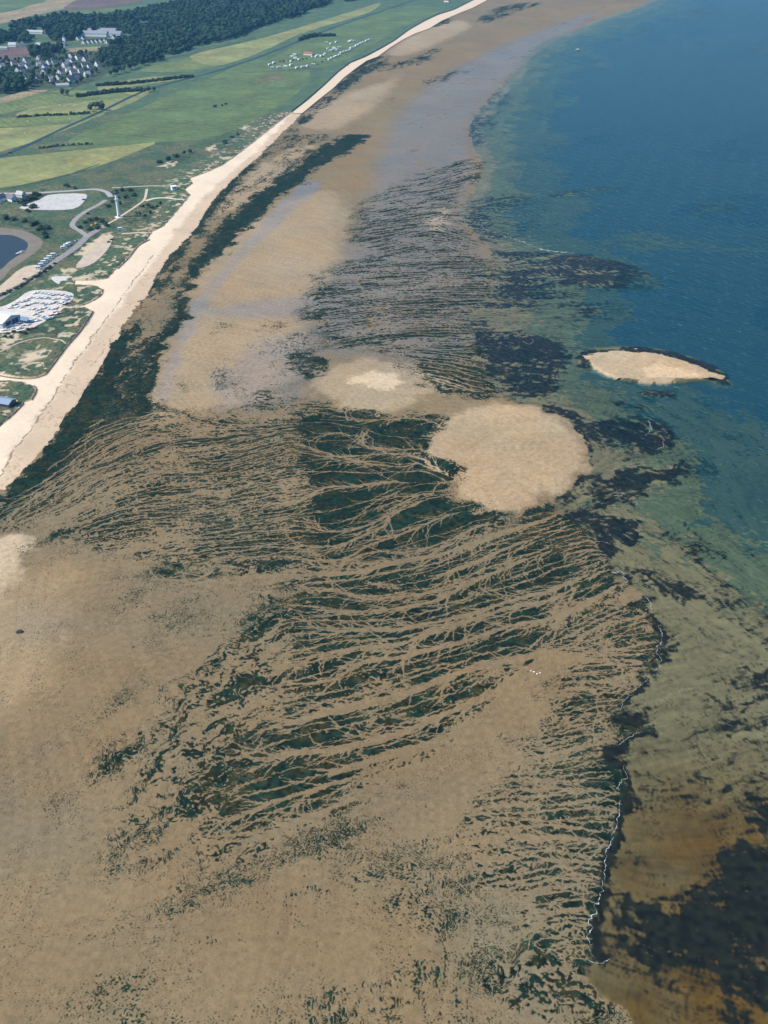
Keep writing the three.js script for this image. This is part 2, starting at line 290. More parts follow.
// the long ribs of bare sand, and hints of which way the smaller ones run
const ribs = [
  [[[160, 588], [256, 577], [299, 575], [356, 572], [396, 562], [429, 557], [469, 545], [512, 530], [545, 522]], 2.6],
  [[[316, 609], [339, 612], [373, 611], [406, 607], [436, 600], [469, 584], [512, 565], [552, 550]], 1.6],
  [[[316, 589], [343, 592], [366, 599], [406, 595], [443, 590], [476, 580], [512, 567]], 1.3],
  [[[306, 627], [343, 630], [369, 629], [396, 629], [436, 622], [476, 612], [512, 600], [552, 590], [589, 575]], 1.7],
  [[[296, 659], [333, 652], [366, 647], [399, 644], [436, 630], [473, 619], [512, 607], [549, 600], [580, 585]], 2.2],
  [[[289, 685], [333, 679], [363, 662], [399, 657], [436, 649], [469, 640], [512, 625], [549, 619], [575, 609], [602, 595]], 1.7],
  [[[289, 725], [323, 714], [366, 704], [406, 694], [443, 679], [483, 665], [512, 660], [545, 654], [585, 655]], 3.4],
  [[[256, 760], [306, 752], [349, 747], [396, 735], [443, 714], [483, 699], [512, 679], [540, 658]], 2.4],
  [[[330, 775], [389, 755], [429, 745], [469, 725], [496, 705], [516, 678], [545, 656]], 3.4],
  [[[215, 842], [260, 838], [300, 822], [350, 800], [400, 780], [450, 755], [490, 725]], 2.2],
  [[[230, 820], [280, 800], [330, 785], [390, 765], [440, 740]], 1.4],
  [[[548, 635], [565, 616], [598, 598], [618, 584]], 1.6],
  [[[303, 444], [323, 453], [356, 456], [389, 454], [416, 456], [433, 466], [450, 476]], 1.0],
  [[[339, 416], [356, 421], [389, 419], [423, 419], [437, 424]], 0.9],
  [[[363, 436], [366, 446], [389, 449], [419, 449], [430, 452]], 0.8],
  [[[313, 438], [336, 433], [363, 436], [362, 430]], 0.7],
  [[[256, 506], [299, 501], [323, 489], [356, 486], [389, 481], [409, 483]], 1.0],
  [[[333, 459], [373, 464], [406, 466], [418, 462]], 0.7],
  [[[386, 511], [403, 503], [423, 494], [436, 496]], 1.1],
  [[[369, 504], [389, 496], [403, 489]], 0.7],
  [[[389, 413], [443, 413], [473, 409], [503, 403], [520, 403]], 1.4],
  [[[306, 525], [329, 532], [363, 527], [389, 515], [400, 508], [425, 500]], 1.0],
  [[[290, 545], [330, 547], [360, 537], [385, 525], [392, 512]], 1.0],
  [[[300, 560], [340, 560], [370, 545], [405, 533], [440, 518], [460, 512]], 1.2],
  [[[330, 568], [375, 552], [410, 552], [450, 540], [480, 525]], 1.0],
  [[[418, 560], [450, 545], [470, 530], [500, 522]], 1.0],
  [[[440, 575], [480, 560], [515, 545], [545, 535]], 1.3],
  [[[0, 528], [25, 505], [67, 483], [100, 469], [125, 462]], 0.8],
  [[[20, 522], [60, 505], [95, 480], [120, 470]], 0.8],
  [[[30, 500], [60, 480], [80, 462], [105, 445]], 0.6],
  [[[135, 420], [155, 413], [175, 416], [200, 425]], 1.2],
  [[[110, 458], [135, 445], [160, 440]], 1.0],
  [[[215, 570], [200, 578], [150, 580]], 1.0],
  [[[540, 700], [575, 690], [612, 688], [640, 680]], 0.9],
  [[[560, 668], [600, 662], [640, 665]], 0.9],
  [[[575, 640], [610, 622], [640, 618]], 0.9],
  [[[512, 765], [550, 755], [590, 745], [606, 742]], 1.4],
  [[[450, 800], [500, 790], [560, 790], [615, 795]], 1.0],
  [[[470, 842], [520, 838], [580, 840], [608, 846]], 1.4],
  [[[480, 862], [540, 858], [600, 866]], 1.0],
  [[[480, 905], [530, 895], [570, 885], [597, 892]], 0.9],
  [[[500, 930], [540, 918], [580, 908], [592, 915]], 0.9],
];
const hints = [
  [[-40, 960], [60, 945], [150, 925]], [[200, 1040], [300, 1015], [400, 1000]], [[300, 1090], [480, 1040]], [[0, 1040], [120, 1010]],
  [[340, 340], [400, 330], [470, 330]], [[350, 290], [420, 285], [490, 285]], [[380, 365], [440, 372], [480, 385]], [[380, 240], [430, 230], [480, 240]], [[360, 190], [420, 182], [476, 165]],
  [[190, 410], [170, 380], [190, 320], [250, 250]], [[150, 470], [220, 470], [290, 450]], [[150, 520], [220, 520], [300, 500]], [[120, 560], [200, 545], [290, 535]],
  [[70, 790], [130, 750], [200, 690], [280, 620]], [[120, 830], [190, 780], [260, 720]], [[180, 860], [240, 810]], [[120, 720], [180, 670], [250, 600]], [[90, 620], [160, 590]],
  [[200, 950], [320, 900], [420, 880]], [[100, 1000], [300, 980], [450, 960]], [[480, 980], [560, 990], [620, 1015]], [[140, 300], [165, 262], [215, 205], [300, 150]],
  [[400, 110], [440, 80], [480, 50], [540, 15]], [[300, 180], [350, 120], [400, 70]], [[560, 170], [640, 180], [768, 190]], [[560, 300], [640, 295], [768, 320]], [[500, 410], [560, 460], [540, 500]],
  [[540, 260], [620, 250], [768, 280]], [[600, 340], [680, 345], [768, 390]], [[580, 500], [650, 480], [720, 480]], [[600, 530], [660, 560], [768, 650]], [[640, 500], [700, 540], [768, 590]], [[690, 430], [740, 470], [768, 540]],
  [[640, 720], [700, 700], [768, 680]], [[620, 850], [700, 860], [768, 850]], [[540, 60], [620, 40], [720, 0]], [[620, 950], [700, 980], [768, 1000]],
];
const guideSegs = [];
for (const pts of [...ribs.map((r) => r[0]), ...hints]) { const g = GL(pts); for (let i = 1; i < g.length; i++) { const dx = g[i][0] - g[i - 1][0], dd = g[i][1] - g[i - 1][1], l = Math.hypot(dx, dd), n = Math.max(1, Math.round(l / 25)), a = 2 * Math.atan2(dd, dx); for (let k = 0; k < n; k++) guideSegs.push([g[i - 1][0] + dx * (k + 0.5) / n, g[i - 1][1] + dd * (k + 0.5) / n, Math.cos(a) * l / n, Math.sin(a) * l / n]); } }

// the ribs with their side shoots, as strokes [x, d, width] on the ground
const strokes = [];
function shoot(x, d, a, len, w, depth) {
  const pts = [[x, d, w]], step = 1.6; let n = Math.max(3, Math.round(len / step));
  for (let i = 0; i < n; i++) { a += (rnd() - 0.5) * 0.34; x += Math.cos(a) * step; d += Math.sin(a) * step; pts.push([x, d, w * (1 - 0.7 * i / n)]); if (depth > 0 && rnd() < 0.12) shoot(x, d, a + (rnd() < 0.5 ? -1 : 1) * rr(0.4, 0.9), len * rr(0.25, 0.55), w * 0.7, depth - 1); }
  strokes.push(pts);
}
for (const [pxs, w] of ribs) {
  const g = smooth(GL(pxs), 10), pts = [];
  for (let i = 0; i < g.length; i++) {
    const t = i / (g.length - 1), q = 1.3 * (vn(i * 0.5 + w * 40, w * 31) - 0.5);
    pts.push([g[i][0] + q * 1.6, g[i][1] + q * 1.6, w * (0.55 + 0.9 * vn(i * 0.35, w * 77)) * Math.min(1, 0.35 + 4 * t, 0.35 + 4 * (1 - t))]);
  }
  strokes.push(pts);
  let run = 0;
  for (let i = 1; i < pts.length; i++) {
    const l = Math.hypot(pts[i][0] - pts[i - 1][0], pts[i][1] - pts[i - 1][1]), a = Math.atan2(pts[i][1] - pts[i - 1][1], pts[i][0] - pts[i - 1][0]); run += l;
    while (run > 4.2) { run -= rr(2, 6); const side = rnd() < 0.5 ? -1 : 1; shoot(pts[i][0], pts[i][1], a + Math.PI + side * rr(0.12, 0.45), rr(5, 30), Math.min(0.9, 0.35 + w * 0.22), 1); }
  }
}

// finer ribs: lines that follow the ribs beside them at an even spacing and join where they meet
function flowAt(x, d) { let a = 0, b = 0; for (const g of guideSegs) { const q = (x - g[0]) ** 2 + (d - g[1]) ** 2 + 60, w = 1 / (q * Math.sqrt(q)); a += w * g[2]; b += w * g[3]; } return Math.atan2(b, a) / 2; }
const inside = (g, x, y) => { let c = false; for (let i = 0, j = g.length - 1; i < g.length; j = i++) if ((g[i][1] > y) !== (g[j][1] > y) && x < (g[j][0] - g[i][0]) * (y - g[i][1]) / (g[j][1] - g[i][1]) + g[i][0]) c = !c; return c; };
function combed(px, space, width, barbs, maxLen = 90) {
  const g = GL(px), cell = new Map(); let lo = [1e9, 1e9], hi = [-1e9, -1e9]; for (const p of g) for (const k of [0, 1]) { lo[k] = Math.min(lo[k], p[k]); hi[k] = Math.max(hi[k], p[k]); }
  const key = (x, d) => Math.floor(x / space) * 100003 + Math.floor(d / space);
  const close = (x, d, r, own) => { for (let i = -1; i <= 1; i++) for (let j = -1; j <= 1; j++) { const l = cell.get(key(x + i * space, d + j * space)); if (l) for (const p of l) if (p[2] !== own && (p[0] - x) ** 2 + (p[1] - d) ** 2 < r * r) return true; } return false; };
  const tries = Math.round((hi[0] - lo[0]) * (hi[1] - lo[1]) / (space * space) * 3);
  for (let id = 0; id < tries; id++) {
    const x0 = rr(lo[0], hi[0]), d0 = rr(lo[1], hi[1]); if (!inside(g, x0, d0) || close(x0, d0, space * 0.9, id)) continue;
    const halves = [[], []];
    for (const h of [0, 1]) { let x = x0, d = d0, pa = null; for (let k = 0; k < maxLen / 1.5; k++) { let a = flowAt(x, d) + (vn(x / 7 + id, d / 7) - 0.5) * 0.55; if (pa === null) a += h ? Math.PI : 0; else while (Math.cos(a - pa) < 0) a += Math.PI; pa = a; x += Math.cos(a) * 1.5; d += Math.sin(a) * 1.5; halves[h].push([x, d]); if (!inside(g, x, d) || close(x, d, space * 0.3, id)) break; } }
    const line = [...halves[1].reverse(), [x0, d0], ...halves[0]]; if (line.length < 5) continue;
    const w0 = width * rr(0.5, 1.35), out = line.map(([x, d], i) => [x + (vn(i * 0.8, id) - 0.5) * 0.9, d + (vn(i * 0.8 + 40, id) - 0.5) * 0.9, Math.max(0.12, w0 * (0.3 + 1.3 * vn(i * 0.3, id * 1.7)) * Math.min(1, 0.4 + i * 0.12, 0.4 + (line.length - 1 - i) * 0.12))]);
    strokes.push(out);
    for (const p of line) { const k = key(p[0], p[1]); if (!cell.has(k)) cell.set(k, []); cell.get(k).push([p[0], p[1], id]); }
    for (let i = 1; i < line.length; i++) if (rnd() < barbs) { const a = Math.atan2(line[i][1] - line[i - 1][1], line[i][0] - line[i - 1][0]); shoot(line[i][0], line[i][1], a + (Math.cos(a) > 0 ? Math.PI : 0) + (rnd() < 0.5 ? -1 : 1) * rr(0.2, 0.55), rr(1.5, space * 1.7), w0 * 0.65, 0); }
  }
}
combed([[300, 575], [400, 568], [520, 534], [560, 548], [612, 575], [604, 598], [560, 620], [545, 642], [512, 676], [480, 708], [430, 750], [350, 800], [300, 830], [220, 848], [232, 802], [242, 762], [262, 722], [270, 682], [270, 640], [290, 600]], 5.6, 0.6, 0.36);
combed([[300, 418], [430, 418], [440, 470], [500, 520], [420, 547], [340, 560], [290, 515], [300, 470]], 15, 0.6, 0.12);
combed([[545, 642], [600, 606], [650, 612], [655, 650], [630, 690], [612, 718], [560, 704], [560, 670]], 2.9, 0.65, 0.3);
combed([[460, 740], [560, 695], [612, 722], [606, 760], [620, 800], [602, 860], [590, 945], [560, 955], [500, 905], [455, 860]], 3.0, 0.62, 0.3);
combed([[0, 514], [50, 468], [92, 420], [136, 418], [124, 460], [60, 512], [0, 532]], 5, 0.6, 0.25);
combed([[100, 440], [150, 415], [300, 420], [320, 555], [180, 565], [90, 545], [60, 510]], 3.4, 0.6, 0.25, 40);
combed([[320, 320], [350, 270], [400, 255], [490, 258], [490, 300], [470, 320], [484, 395], [430, 380], [390, 352], [330, 345]], 5, 0.9, 0.15);
combed([[370, 200], [440, 165], [480, 160], [460, 210], [490, 255], [400, 265], [360, 250]], 7, 1.2, 0.1);
combed([[225, 405], [320, 395], [345, 412], [230, 425]], 3.6, 0.6, 0.2, 30);
combed([[530, 512], [560, 514], [600, 542], [614, 572], [600, 588], [560, 548], [520, 530]], 4, 0.7, 0.3);

// ------------------------------------------------------------------ tidal flat and sea bed
const tiles = [
  { t: Tile(-310, 165, 620, 540), n: 1856, c: 512, mesh: 540, near: true },
  { t: Tile(-580, 705, 1160, 860), n: 1856, c: 512, mesh: 430 },
  { t: Tile(-900, 1565, 2600, 2800), n: 1216, c: 512, mesh: 300 },
];
function control(tile, n, list) {
  const out = new Float32Array(n * n);
  for (const it of list) {
    let lo = [1e9, 1e9], hi = [-1e9, -1e9]; for (const p of it.pts) for (const k of [0, 1]) { lo[k] = Math.min(lo[k], p[k]); hi[k] = Math.max(hi[k], p[k]); }
    const b = it.blur * 3; if (hi[0] + b < tile.x0 || lo[0] - b > tile.x0 + tile.w || hi[1] + b < tile.d0 || lo[1] - b > tile.d0 + tile.h) continue;
    const pts = smooth(it.pts, 5, true), m = raster(tile, n, (c, mp) => fillPoly(c, mp, pts));
    boxBlur(m, n, it.blur * n / tile.w / 1.5, it.blur * n / tile.h / 1.5);
    for (let i = 0; i < m.length; i++) if (m[i] > 0) out[i] += (it.val - out[i]) * m[i];
  }
  return out;
}
const flatGroups = [], flatMats = [], heightAt = [];
for (const T of tiles) {
  const { t, n, c } = T, farK = T.near ? 1 : t.w > 2000 ? 3.2 : 1.25;
  const sea = look(sdf(t, c, [seaPoly]), c, t), shoreLand = look(sdf(t, c, [beachPoly]), c, t), den = look(control(t, c, weed), c, t), bed = look(control(t, c, beds), c, t), dr = look(control(t, c, dry), c, t), wet = look(control(t, c, film), c, t), shoal = look(control(t, c, shoals), c, t), rustL = look(control(t, c, [W([[606, 800], [650, 770], [720, 790], [790, 770], [820, 1100], [580, 1150], [586, 985], [592, 930], [602, 860]], 0.95, 34)]), c, t);
  const fn = 96, fa = new Float32Array(fn * fn), fb = new Float32Array(fn * fn);
  for (let j = 0; j < fn; j++) for (let i = 0; i < fn; i++) {
    const x = t.x0 + (i + 0.5) / fn * t.w, d = t.d0 + (j + 0.5) / fn * t.h; let a = 0, b = 0, s = 1e-9;
    for (const g of guideSegs) { const q = (x - g[0]) ** 2 + (d - g[1]) ** 2 + 60, w = 1 / (q * Math.sqrt(q)); a += w * g[2]; b += w * g[3]; s += w; }
    const l = Math.hypot(a, b) || 1; fa[j * fn + i] = a / l; fb[j * fn + i] = b / l;
  }
  const fA = look(fa, fn, t), fB = look(fb, fn, t);
  const rib = raster(t, n, (cx, mp, kx) => { for (const s of strokes) for (let i = 1; i < s.length; i++) { const a = mp(s[i - 1][0], s[i - 1][1]), b = mp(s[i][0], s[i][1]); cx.lineWidth = Math.max(0.6, s[i][2] * 1.5 * kx); cx.beginPath(); cx.moveTo(a[0], a[1]); cx.lineTo(b[0], b[1]); cx.stroke(); } });
  const ribL = look(rib, n, t);
  const col = new Uint8Array(n * n * 4), bmp = new Uint8Array(n * n * 4), rn = n / 2, rough = new Uint8Array(rn * rn * 4);
  const streak = (x, d, ca, sa, s, L, steps, ox) => { let v = 0; for (let k = 0; k < steps; k++) { const q = (k / (steps - 1) - 0.5) * 2 * L; v += vn((x + ca * q) / s + ox, (d + sa * q) / s + ox * 0.7); } return (v / steps - 0.5) * Math.sqrt(steps) * 3.0; };
  const pre = (f) => { const a = new Float32Array(c * c); for (let j = 0; j < c; j++) for (let i = 0; i < c; i++) a[j * c + i] = f(t.x0 + (i + 0.5) / c * t.w, t.d0 + (j + 0.5) / c * t.h); return look(a, c, t); };
  const nBig = pre((x, d) => fbm(x / 60, d / 60, 3)), nWarm = pre((x, d) => fbm(x / 45 + 8, d / 45, 3)), nClump = pre((x, d) => fbm(x / 24, d / 24 + 50, 3)), nFilm = pre((x, d) => fbm(x / 12, d / 12 + 6, 3)), nDry = pre((x, d) => fbm(x / 5, d / 5, 3)), nOl = pre((x, d) => fbm(x / 5 + 30, d / 5, 3)), nW = pre((x, d) => fbm(x / 11, d / 11, 2)), nBed = pre((x, d) => fbm(x / 26, d / 26, 4)), nFl = pre((x, d) => fbm(x / 18, d / 18 + 33, 3)), nRust = pre((x, d) => fbm(x / 14, d / 14 + 4, 4));
  const nLong = pre((x, d) => { const a = Math.atan2(fB(x, d), fA(x, d)) / 2; return streak(x, d, Math.cos(a), Math.sin(a), 9, 34, 7, 44); }), nM4 = pre((x, d) => vn(x / 4.1, d / 4.1 + 31) - 0.5), nM8 = pre((x, d) => vn(x / 8, d / 8 + 31) - 0.5), nV9 = pre((x, d) => vn(x / 9, d / 9)), nV9b = pre((x, d) => vn(x / 9 + 90, d / 9));
  for (let j = 0; j < n; j++) for (let i = 0; i < n; i++) {
    const x = t.x0 + (i + 0.5) / n * t.w, d = t.d0 + (j + 0.5) / n * t.h, o = (j * n + i) * 4;
    if (shoreLand(x, d) > 9) { col[o] = 140; col[o + 1] = 128; col[o + 2] = 104; col[o + 3] = bmp[o + 3] = 255; bmp[o] = bmp[o + 1] = bmp[o + 2] = 160; continue; }
    const wx = x + (nV9(x, d) - 0.5) * 7 + (vn(x / 2.3 + 40, d / 2.3) - 0.5) * 2.2, wd = d + (nV9b(x, d) - 0.5) * 7 + (vn(x / 2.3, d / 2.3 + 77) - 0.5) * 2.2;
    const dv = clamp(dr(x + (wx - x) * 1.8, d + (wd - d) * 1.8) * (0.78 + 0.44 * nDry(x, d)) * (0.93 + 0.14 * vn(x * 1.3, d * 1.3))); let e = sea(wx, wd); if (e > -2) e = mix(e, -2, sst(0.22, 0.34, dv));
    const A = fA(x, d), B = fB(x, d), ang = Math.atan2(B, A) / 2;
    let R, Gc, Bc, ro = 0.9, hgt = 0.5, spec = 0.15;
    const big = nBig(x, d), fine = vn(x * 1.7, d * 1.7), grit = vn(x * 3.1 + 9, d * 3.1);
    if (e < 1.5) {
      let D = den(x + (wx - x) * 1.7, d + (wd - d) * 1.7); const wf = wet(wx, wd);
      let sand = 1, qf = 0;
      if (T.near || d < 720) { const q = 0.8 * sst(7, 1, -e) * sst(450, 410, d) * sst(200, 215, d); if (q > D) D = q; }
      D = Math.max(D, 0.022); {
        const m1 = nM4(x, d) * 1.1, c1 = Math.cos(ang + m1), s1 = Math.sin(ang + m1), c2 = Math.cos(ang - 0.25 - m1 * 0.8), s2 = Math.sin(ang - 0.25 - m1 * 0.8);
        const k = sst(0.06, 0.42, D), fs = Math.min(farK, 2.2);
        const nc = D < 0.04 ? 0 : streak(wx, wd, c1, s1, 2.1 * fs, 11 * fs, 8, 3), nf = D < 0.04 ? 0 : streak(wx, wd, c2, s2, mix(0.6, 0.9, k) * fs, mix(1.2, 4.6, k) * fs, 6, 20);
        const sc = mix(0.5, 1.25, k) * fs, sp = (fbm(x / sc + 7, d / sc, 2) - 0.5) * 5.2, clump = (nClump(x, d) - 0.5) * 7, long = nLong(x, d) * 1.4;
        const s = (nc * mix(0.25, 1.0, k) + nf * mix(0.45, 0.85, k) + sp * mix(0.92, 0.45, k) + clump * mix(0.34, 0.24, k) + long * mix(0.6, 0.42, k)) / 1.12;
        const thr = Math.log(D / (1 - Math.min(D, 0.995))) / 1.62;
        sand = sst(-0.30, 0.20, s - thr);
        const vein = Math.max(0, 1 - Math.abs(nc * 0.7 + nf * 0.7) / 0.26) * sst(0.5, 0.7, D) * sst(0.97, 0.86, D) * sst(0.25, 0.45, nV9(x, d));
        sand = Math.max(sand, 0.35 * sst(0.1, 0.6, vein));
        const rv = ribL(x + (vn(x / 1.1, d / 1.1) - 0.5) * 1.0, d + (vn(x / 1.1 + 50, d / 1.1) - 0.5) * 1.0) * (0.75 + 0.5 * vn(x * 1.4, d * 1.4 + 3));
        sand = Math.max(sand, sst(0.2, 0.55, rv) * sst(1.0, 0.992, D));
      }
      if (T.near && dv < 0.7) sand *= 1 - 0.75 * sst(0.80, 0.90, vn(x / 0.42 + 11, d / 0.42)) * sst(0.36, 0.62, nFilm(x, d) + 0.2 * (nV9b(x, d) - 0.5)) * sst(0.7, 0.2, dv);
      const rip = (streak(x, d, Math.cos(ang + 1.2), Math.sin(ang + 1.2), 2.0, 6, 3, 60) * 0.055);
      const br = 0.86 + 0.28 * big + 0.2 * (fine - 0.5) + 0.24 * (grit - 0.5) + rip * 1.6;
      const warm = (nWarm(x, d) - 0.5) * 0.22;
      let sr = mix(0.190, 0.53, dv) * br, sg = mix(0.145, 0.41, dv) * br, sb = mix(0.079, 0.262, dv) * br;
      sr *= 1 + warm; sb *= 1 - warm;
      if (wf > 0) { qf = wf * sst(0.25, 0.55, nFilm(x, d) + wf * 0.25); sr *= 1 - 0.14 * qf; sg *= 1 - 0.08 * qf; sb *= 1 + 0.16 * qf; }
      const wg = 0.35 + 1.5 * vn(x / 1.7, d / 1.7 + 12) * (0.5 + nW(x, d)), olive = sst(0.45, 0.7, nOl(x, d)), wr = mix(0.006, 0.018, olive) * wg + 0.003 * fine, gg = mix(0.017, 0.021, olive) * wg + 0.004 * fine, wb = mix(0.0105, 0.008, olive) * wg;
      R = mix(wr, sr, sand); Gc = mix(gg, sg, sand); Bc = mix(wb, sb, sand);
      ro = mix(0.8, mix(0.9, 0.25, qf * (1 - dv)), sand); spec = sand * (0.25 + 0.75 * qf * (1 - dv)); hgt = 0.25 + 0.5 * sand + 0.12 * (fine - 0.5);
    }
    if (e > -1.5) {
      const fleck = sst(0.70, 0.80, vn(x / 1.1 + 5, d / 1.1)) * sst(0.4, 0.6, nFl(x, d)) * 0.5, m1 = nM8(x, d) * 0.6, c1 = Math.cos(ang + m1), s1 = Math.sin(ang + m1), far = Math.min(farK, 2.5);
      const bv = bed(x + (wx - x) * 1.6, d + (wd - d) * 1.6), nc = streak(wx, wd, c1, s1, 3.0 * far, 16 * far, 7, 8), sp = fbm(x / 4, d / 4 + 9, 3) - 0.5;
      const n2 = streak(x, d, c1, s1, 1.2 * far, 5 * far, 6, 70), s = (nc * 1.0 + n2 * 0.6 + sp * 3.4 + (nBed(x, d) - 0.5) * 4.2) / 1.2;
      const bb = clamp(Math.max(bv, 0.92 * sst(8, 3, e) * sst(450, 410, d) * sst(205, 220, d)), 0.02, 0.985);
      let sand = sst(-1.0, 0.7, s - Math.log(bb / (1 - bb)) / 1.62) * (1 - fleck);
      const br = 0.85 + 0.3 * big + 0.1 * (fine - 0.5) + 0.20 * nc + 0.10 * n2;
      const rust = clamp(rustL(wx, wd) * (0.55 + 0.9 * nRust(x, d)));
      const sr = mix(0.118, 0.070, rust) * br, sg = mix(0.112, 0.042, rust) * br, sb = mix(0.056, 0.006, rust) * br;
      const wv = 0.3 + 1.5 * vn(x / 2.2, d / 2.2 + 60), wr = 0.008 * wv, gg = 0.010 * wv, wb = 0.005 * wv;
      const r2 = mix(wr, sr, sand), g2 = mix(gg, sg, sand), b2 = mix(wb, sb, sand), k = sst(-1.5, 1.5, e);
      if (e >= 1.5) { R = r2; Gc = g2; Bc = b2; } else { R = mix(R, r2, k); Gc = mix(Gc, g2, k); Bc = mix(Bc, b2, k); }
      hgt = mix(hgt, 0.3 + 0.3 * sand, k);
    }
    col[o] = s8(R); col[o + 1] = s8(Gc); col[o + 2] = s8(Bc); col[o + 3] = 255;
    const h8 = clamp(hgt) * 255; bmp[o] = bmp[o + 1] = bmp[o + 2] = h8; bmp[o + 3] = 255;
    if (!(i & 1) && !(j & 1)) { const r = ((j >> 1) * rn + (i >> 1)) * 4; rough[r] = 0; rough[r + 1] = ro * 255; rough[r + 2] = 0; rough[r + 3] = (0.12 + 0.88 * spec) * 255; }
  }
  T.sea = sea;
  T.hf = (x, d) => {
    const e = sea(x, d) + (vn(x / 6, d / 6) - 0.5) * 3 + (vn(x / 1.9, d / 1.9) - 0.5) * 1.5, D = den(x, d), dv = dr(x, d), b = bed(x, d);
    let y = e < 0 ? SL + 0.35 * sst(0, 10, -e) + 0.02 * Math.min(6, -e) / 6 : SL - 0.28 * sst(0, 9, e) - (0.0006 + 0.006 * sst(320, 430, d) + 0.011 * sst(400, 620, d)) * Math.min(e, 210) * (0.6 + 0.8 * fbm(x / 120, d / 120, 2)) - 0.1 * b + 1.5 * sst(0.45, 0.85, b) * sst(20, 90, e) * sst(420, 600, d) + (fbm(x / 30, d / 30, 4) - 0.5) * 0.9 * sst(8, 60, e) * sst(250, 500, d) + (fbm(x / 7, d / 7, 3) - 0.5) * 0.35 * sst(6, 30, e) * sst(250, 450, d);
    if (e < 0) y += (vn(x / 4, d / 4) - 0.5) * 0.12 - 0.10 * sst(0.6, 0.95, D) * sst(0, 10, -e);
    if (e > 0) y = mix(y, Math.max(y, SL - 0.45), shoal(x, d));
    return mix(y, Math.max(y, SL) + 0.3 + 0.5 * dv, sst(0.22, 0.5, dv));
  };
  const g = field(t.x0, t.d0, t.w, t.h, T.mesh, T.mesh, T.hf, t);
  flatGroups.push(g);
  const rt = dataTex(rn, rough); flatMats.push(new THREE.MeshPhysicalMaterial({ map: colourTex(n, col), roughnessMap: rt, specularIntensityMap: rt, specularIntensity: 1, roughness: 1, bumpMap: dataTex(n, bmp), bumpScale: T.near ? 0.5 : 0.7, side: THREE.DoubleSide }));
}
{
  const g = mergeGeometries(flatGroups, true);
  structure(mesh('tidal_flat', g, flatMats), 'wet sand flats with branching dark green weed channels');
}
const flatY = (x, d) => (d < 705 ? tiles[0] : d < 1565 ? tiles[1] : tiles[2]).hf(x, d);
structure(mesh('seabed', sheet([[-9000, -3000], [30000, -3000], [30000, 30000], [-9000, 30000]], -9), std(0.12, 0.13, 0.09)), 'deep sea bed');

// ------------------------------------------------------------------ the sea
const seaOut = [...smooth(GL(shorePx.map(([x, y]) => [x - 26, y]), SL), 3), [150, -400], [30000, -400], [30000, 30000], [3400, 30000]];
const ripple = (() => { const n = 1024, data = new Uint8Array(n * n * 4); for (let j = 0; j < n; j++) for (let i = 0; i < n; i++) { const u = i / n * 2 * Math.PI, v = j / n * 2 * Math.PI; let s = 0; for (let k = 0; k < 26; k++) { const a = 11 + (k * 29 % 61), b = 7 + (k * 17 % 43) * (k % 3 ? 1 : -1); s += Math.sin(a * u + b * v + k * 2.4) / (0.6 + 0.02 * Math.hypot(a, b)); } const o = (j * n + i) * 4; data[o] = data[o + 1] = data[o + 2] = clamp(128 + s * 6, 0, 255); data[o + 3] = 255; } return dataTex(n, data, true); })();
const seaGroup = structure(group('sea', new THREE.Vector3()), 'shallow blue green sea');
const surf = new THREE.MeshPhysicalMaterial({ color: 0xffffff, transmission: 1, thickness: 0, roughness: 0.12, ior: 1.33, specularIntensity: 0.38, bumpMap: ripple, bumpScale: 1.3, side: THREE.DoubleSide });
const body = (r, g, b, op) => new THREE.MeshStandardMaterial({ color: new THREE.Color().setRGB(r, g, b), roughness: 1, transparent: true, opacity: op, side: THREE.DoubleSide });
mesh('water_surface', sheet(seaOut, SL, 220), surf, seaGroup);
// murky water below the surface; each layer rises and sinks a little
[[0.62, 0.4, 0, 0.70, 0.86, 0.90], [1.25, 0.6, 0.38, 0.001, 0.084, 0.092], [2.3, 0.9, 0.50, 0.001, 0.072, 0.180]].forEach(([dep, sway, op, r, g, b]) => {
  const parts = tiles.map((T, k) => { const n = [300, 340, 260][k], t = T.t, y = (x, d) => SL - dep + (0.5 * vn(x / 4.1 + dep * 9, d / 4.1) + vn(x / 0.7, d / 0.7 + dep) - 0.75) * sway; const q = field(t.x0, t.d0, t.w, t.h, n, n, y, t, (x, d) => T.sea(x, d) > -12); const nr = q.attributes.normal; for (let i = 0; i < nr.count; i++) nr.setXYZ(i, 0, 1, 0); return q; });
  for (const [x0, d0, x1, d1] of [[310, -400, 30000, 705], [580, 705, 30000, 1565], [1700, 1565, 30000, 4365], [1400, 4365, 30000, 30000]]) parts.push(field(x0, d0, x1 - x0, d1 - d0, 1, 1, () => SL - dep, tiles[0].t));
  mesh('water_depth', mergeGeometries(parts), op ? body(r, g, b, op) : new THREE.MeshPhysicalMaterial({ color: new THREE.Color().setRGB(r, g, b), transmission: 1, thickness: 0, roughness: 0, specularIntensity: 0, side: THREE.DoubleSide }), seaGroup);
});

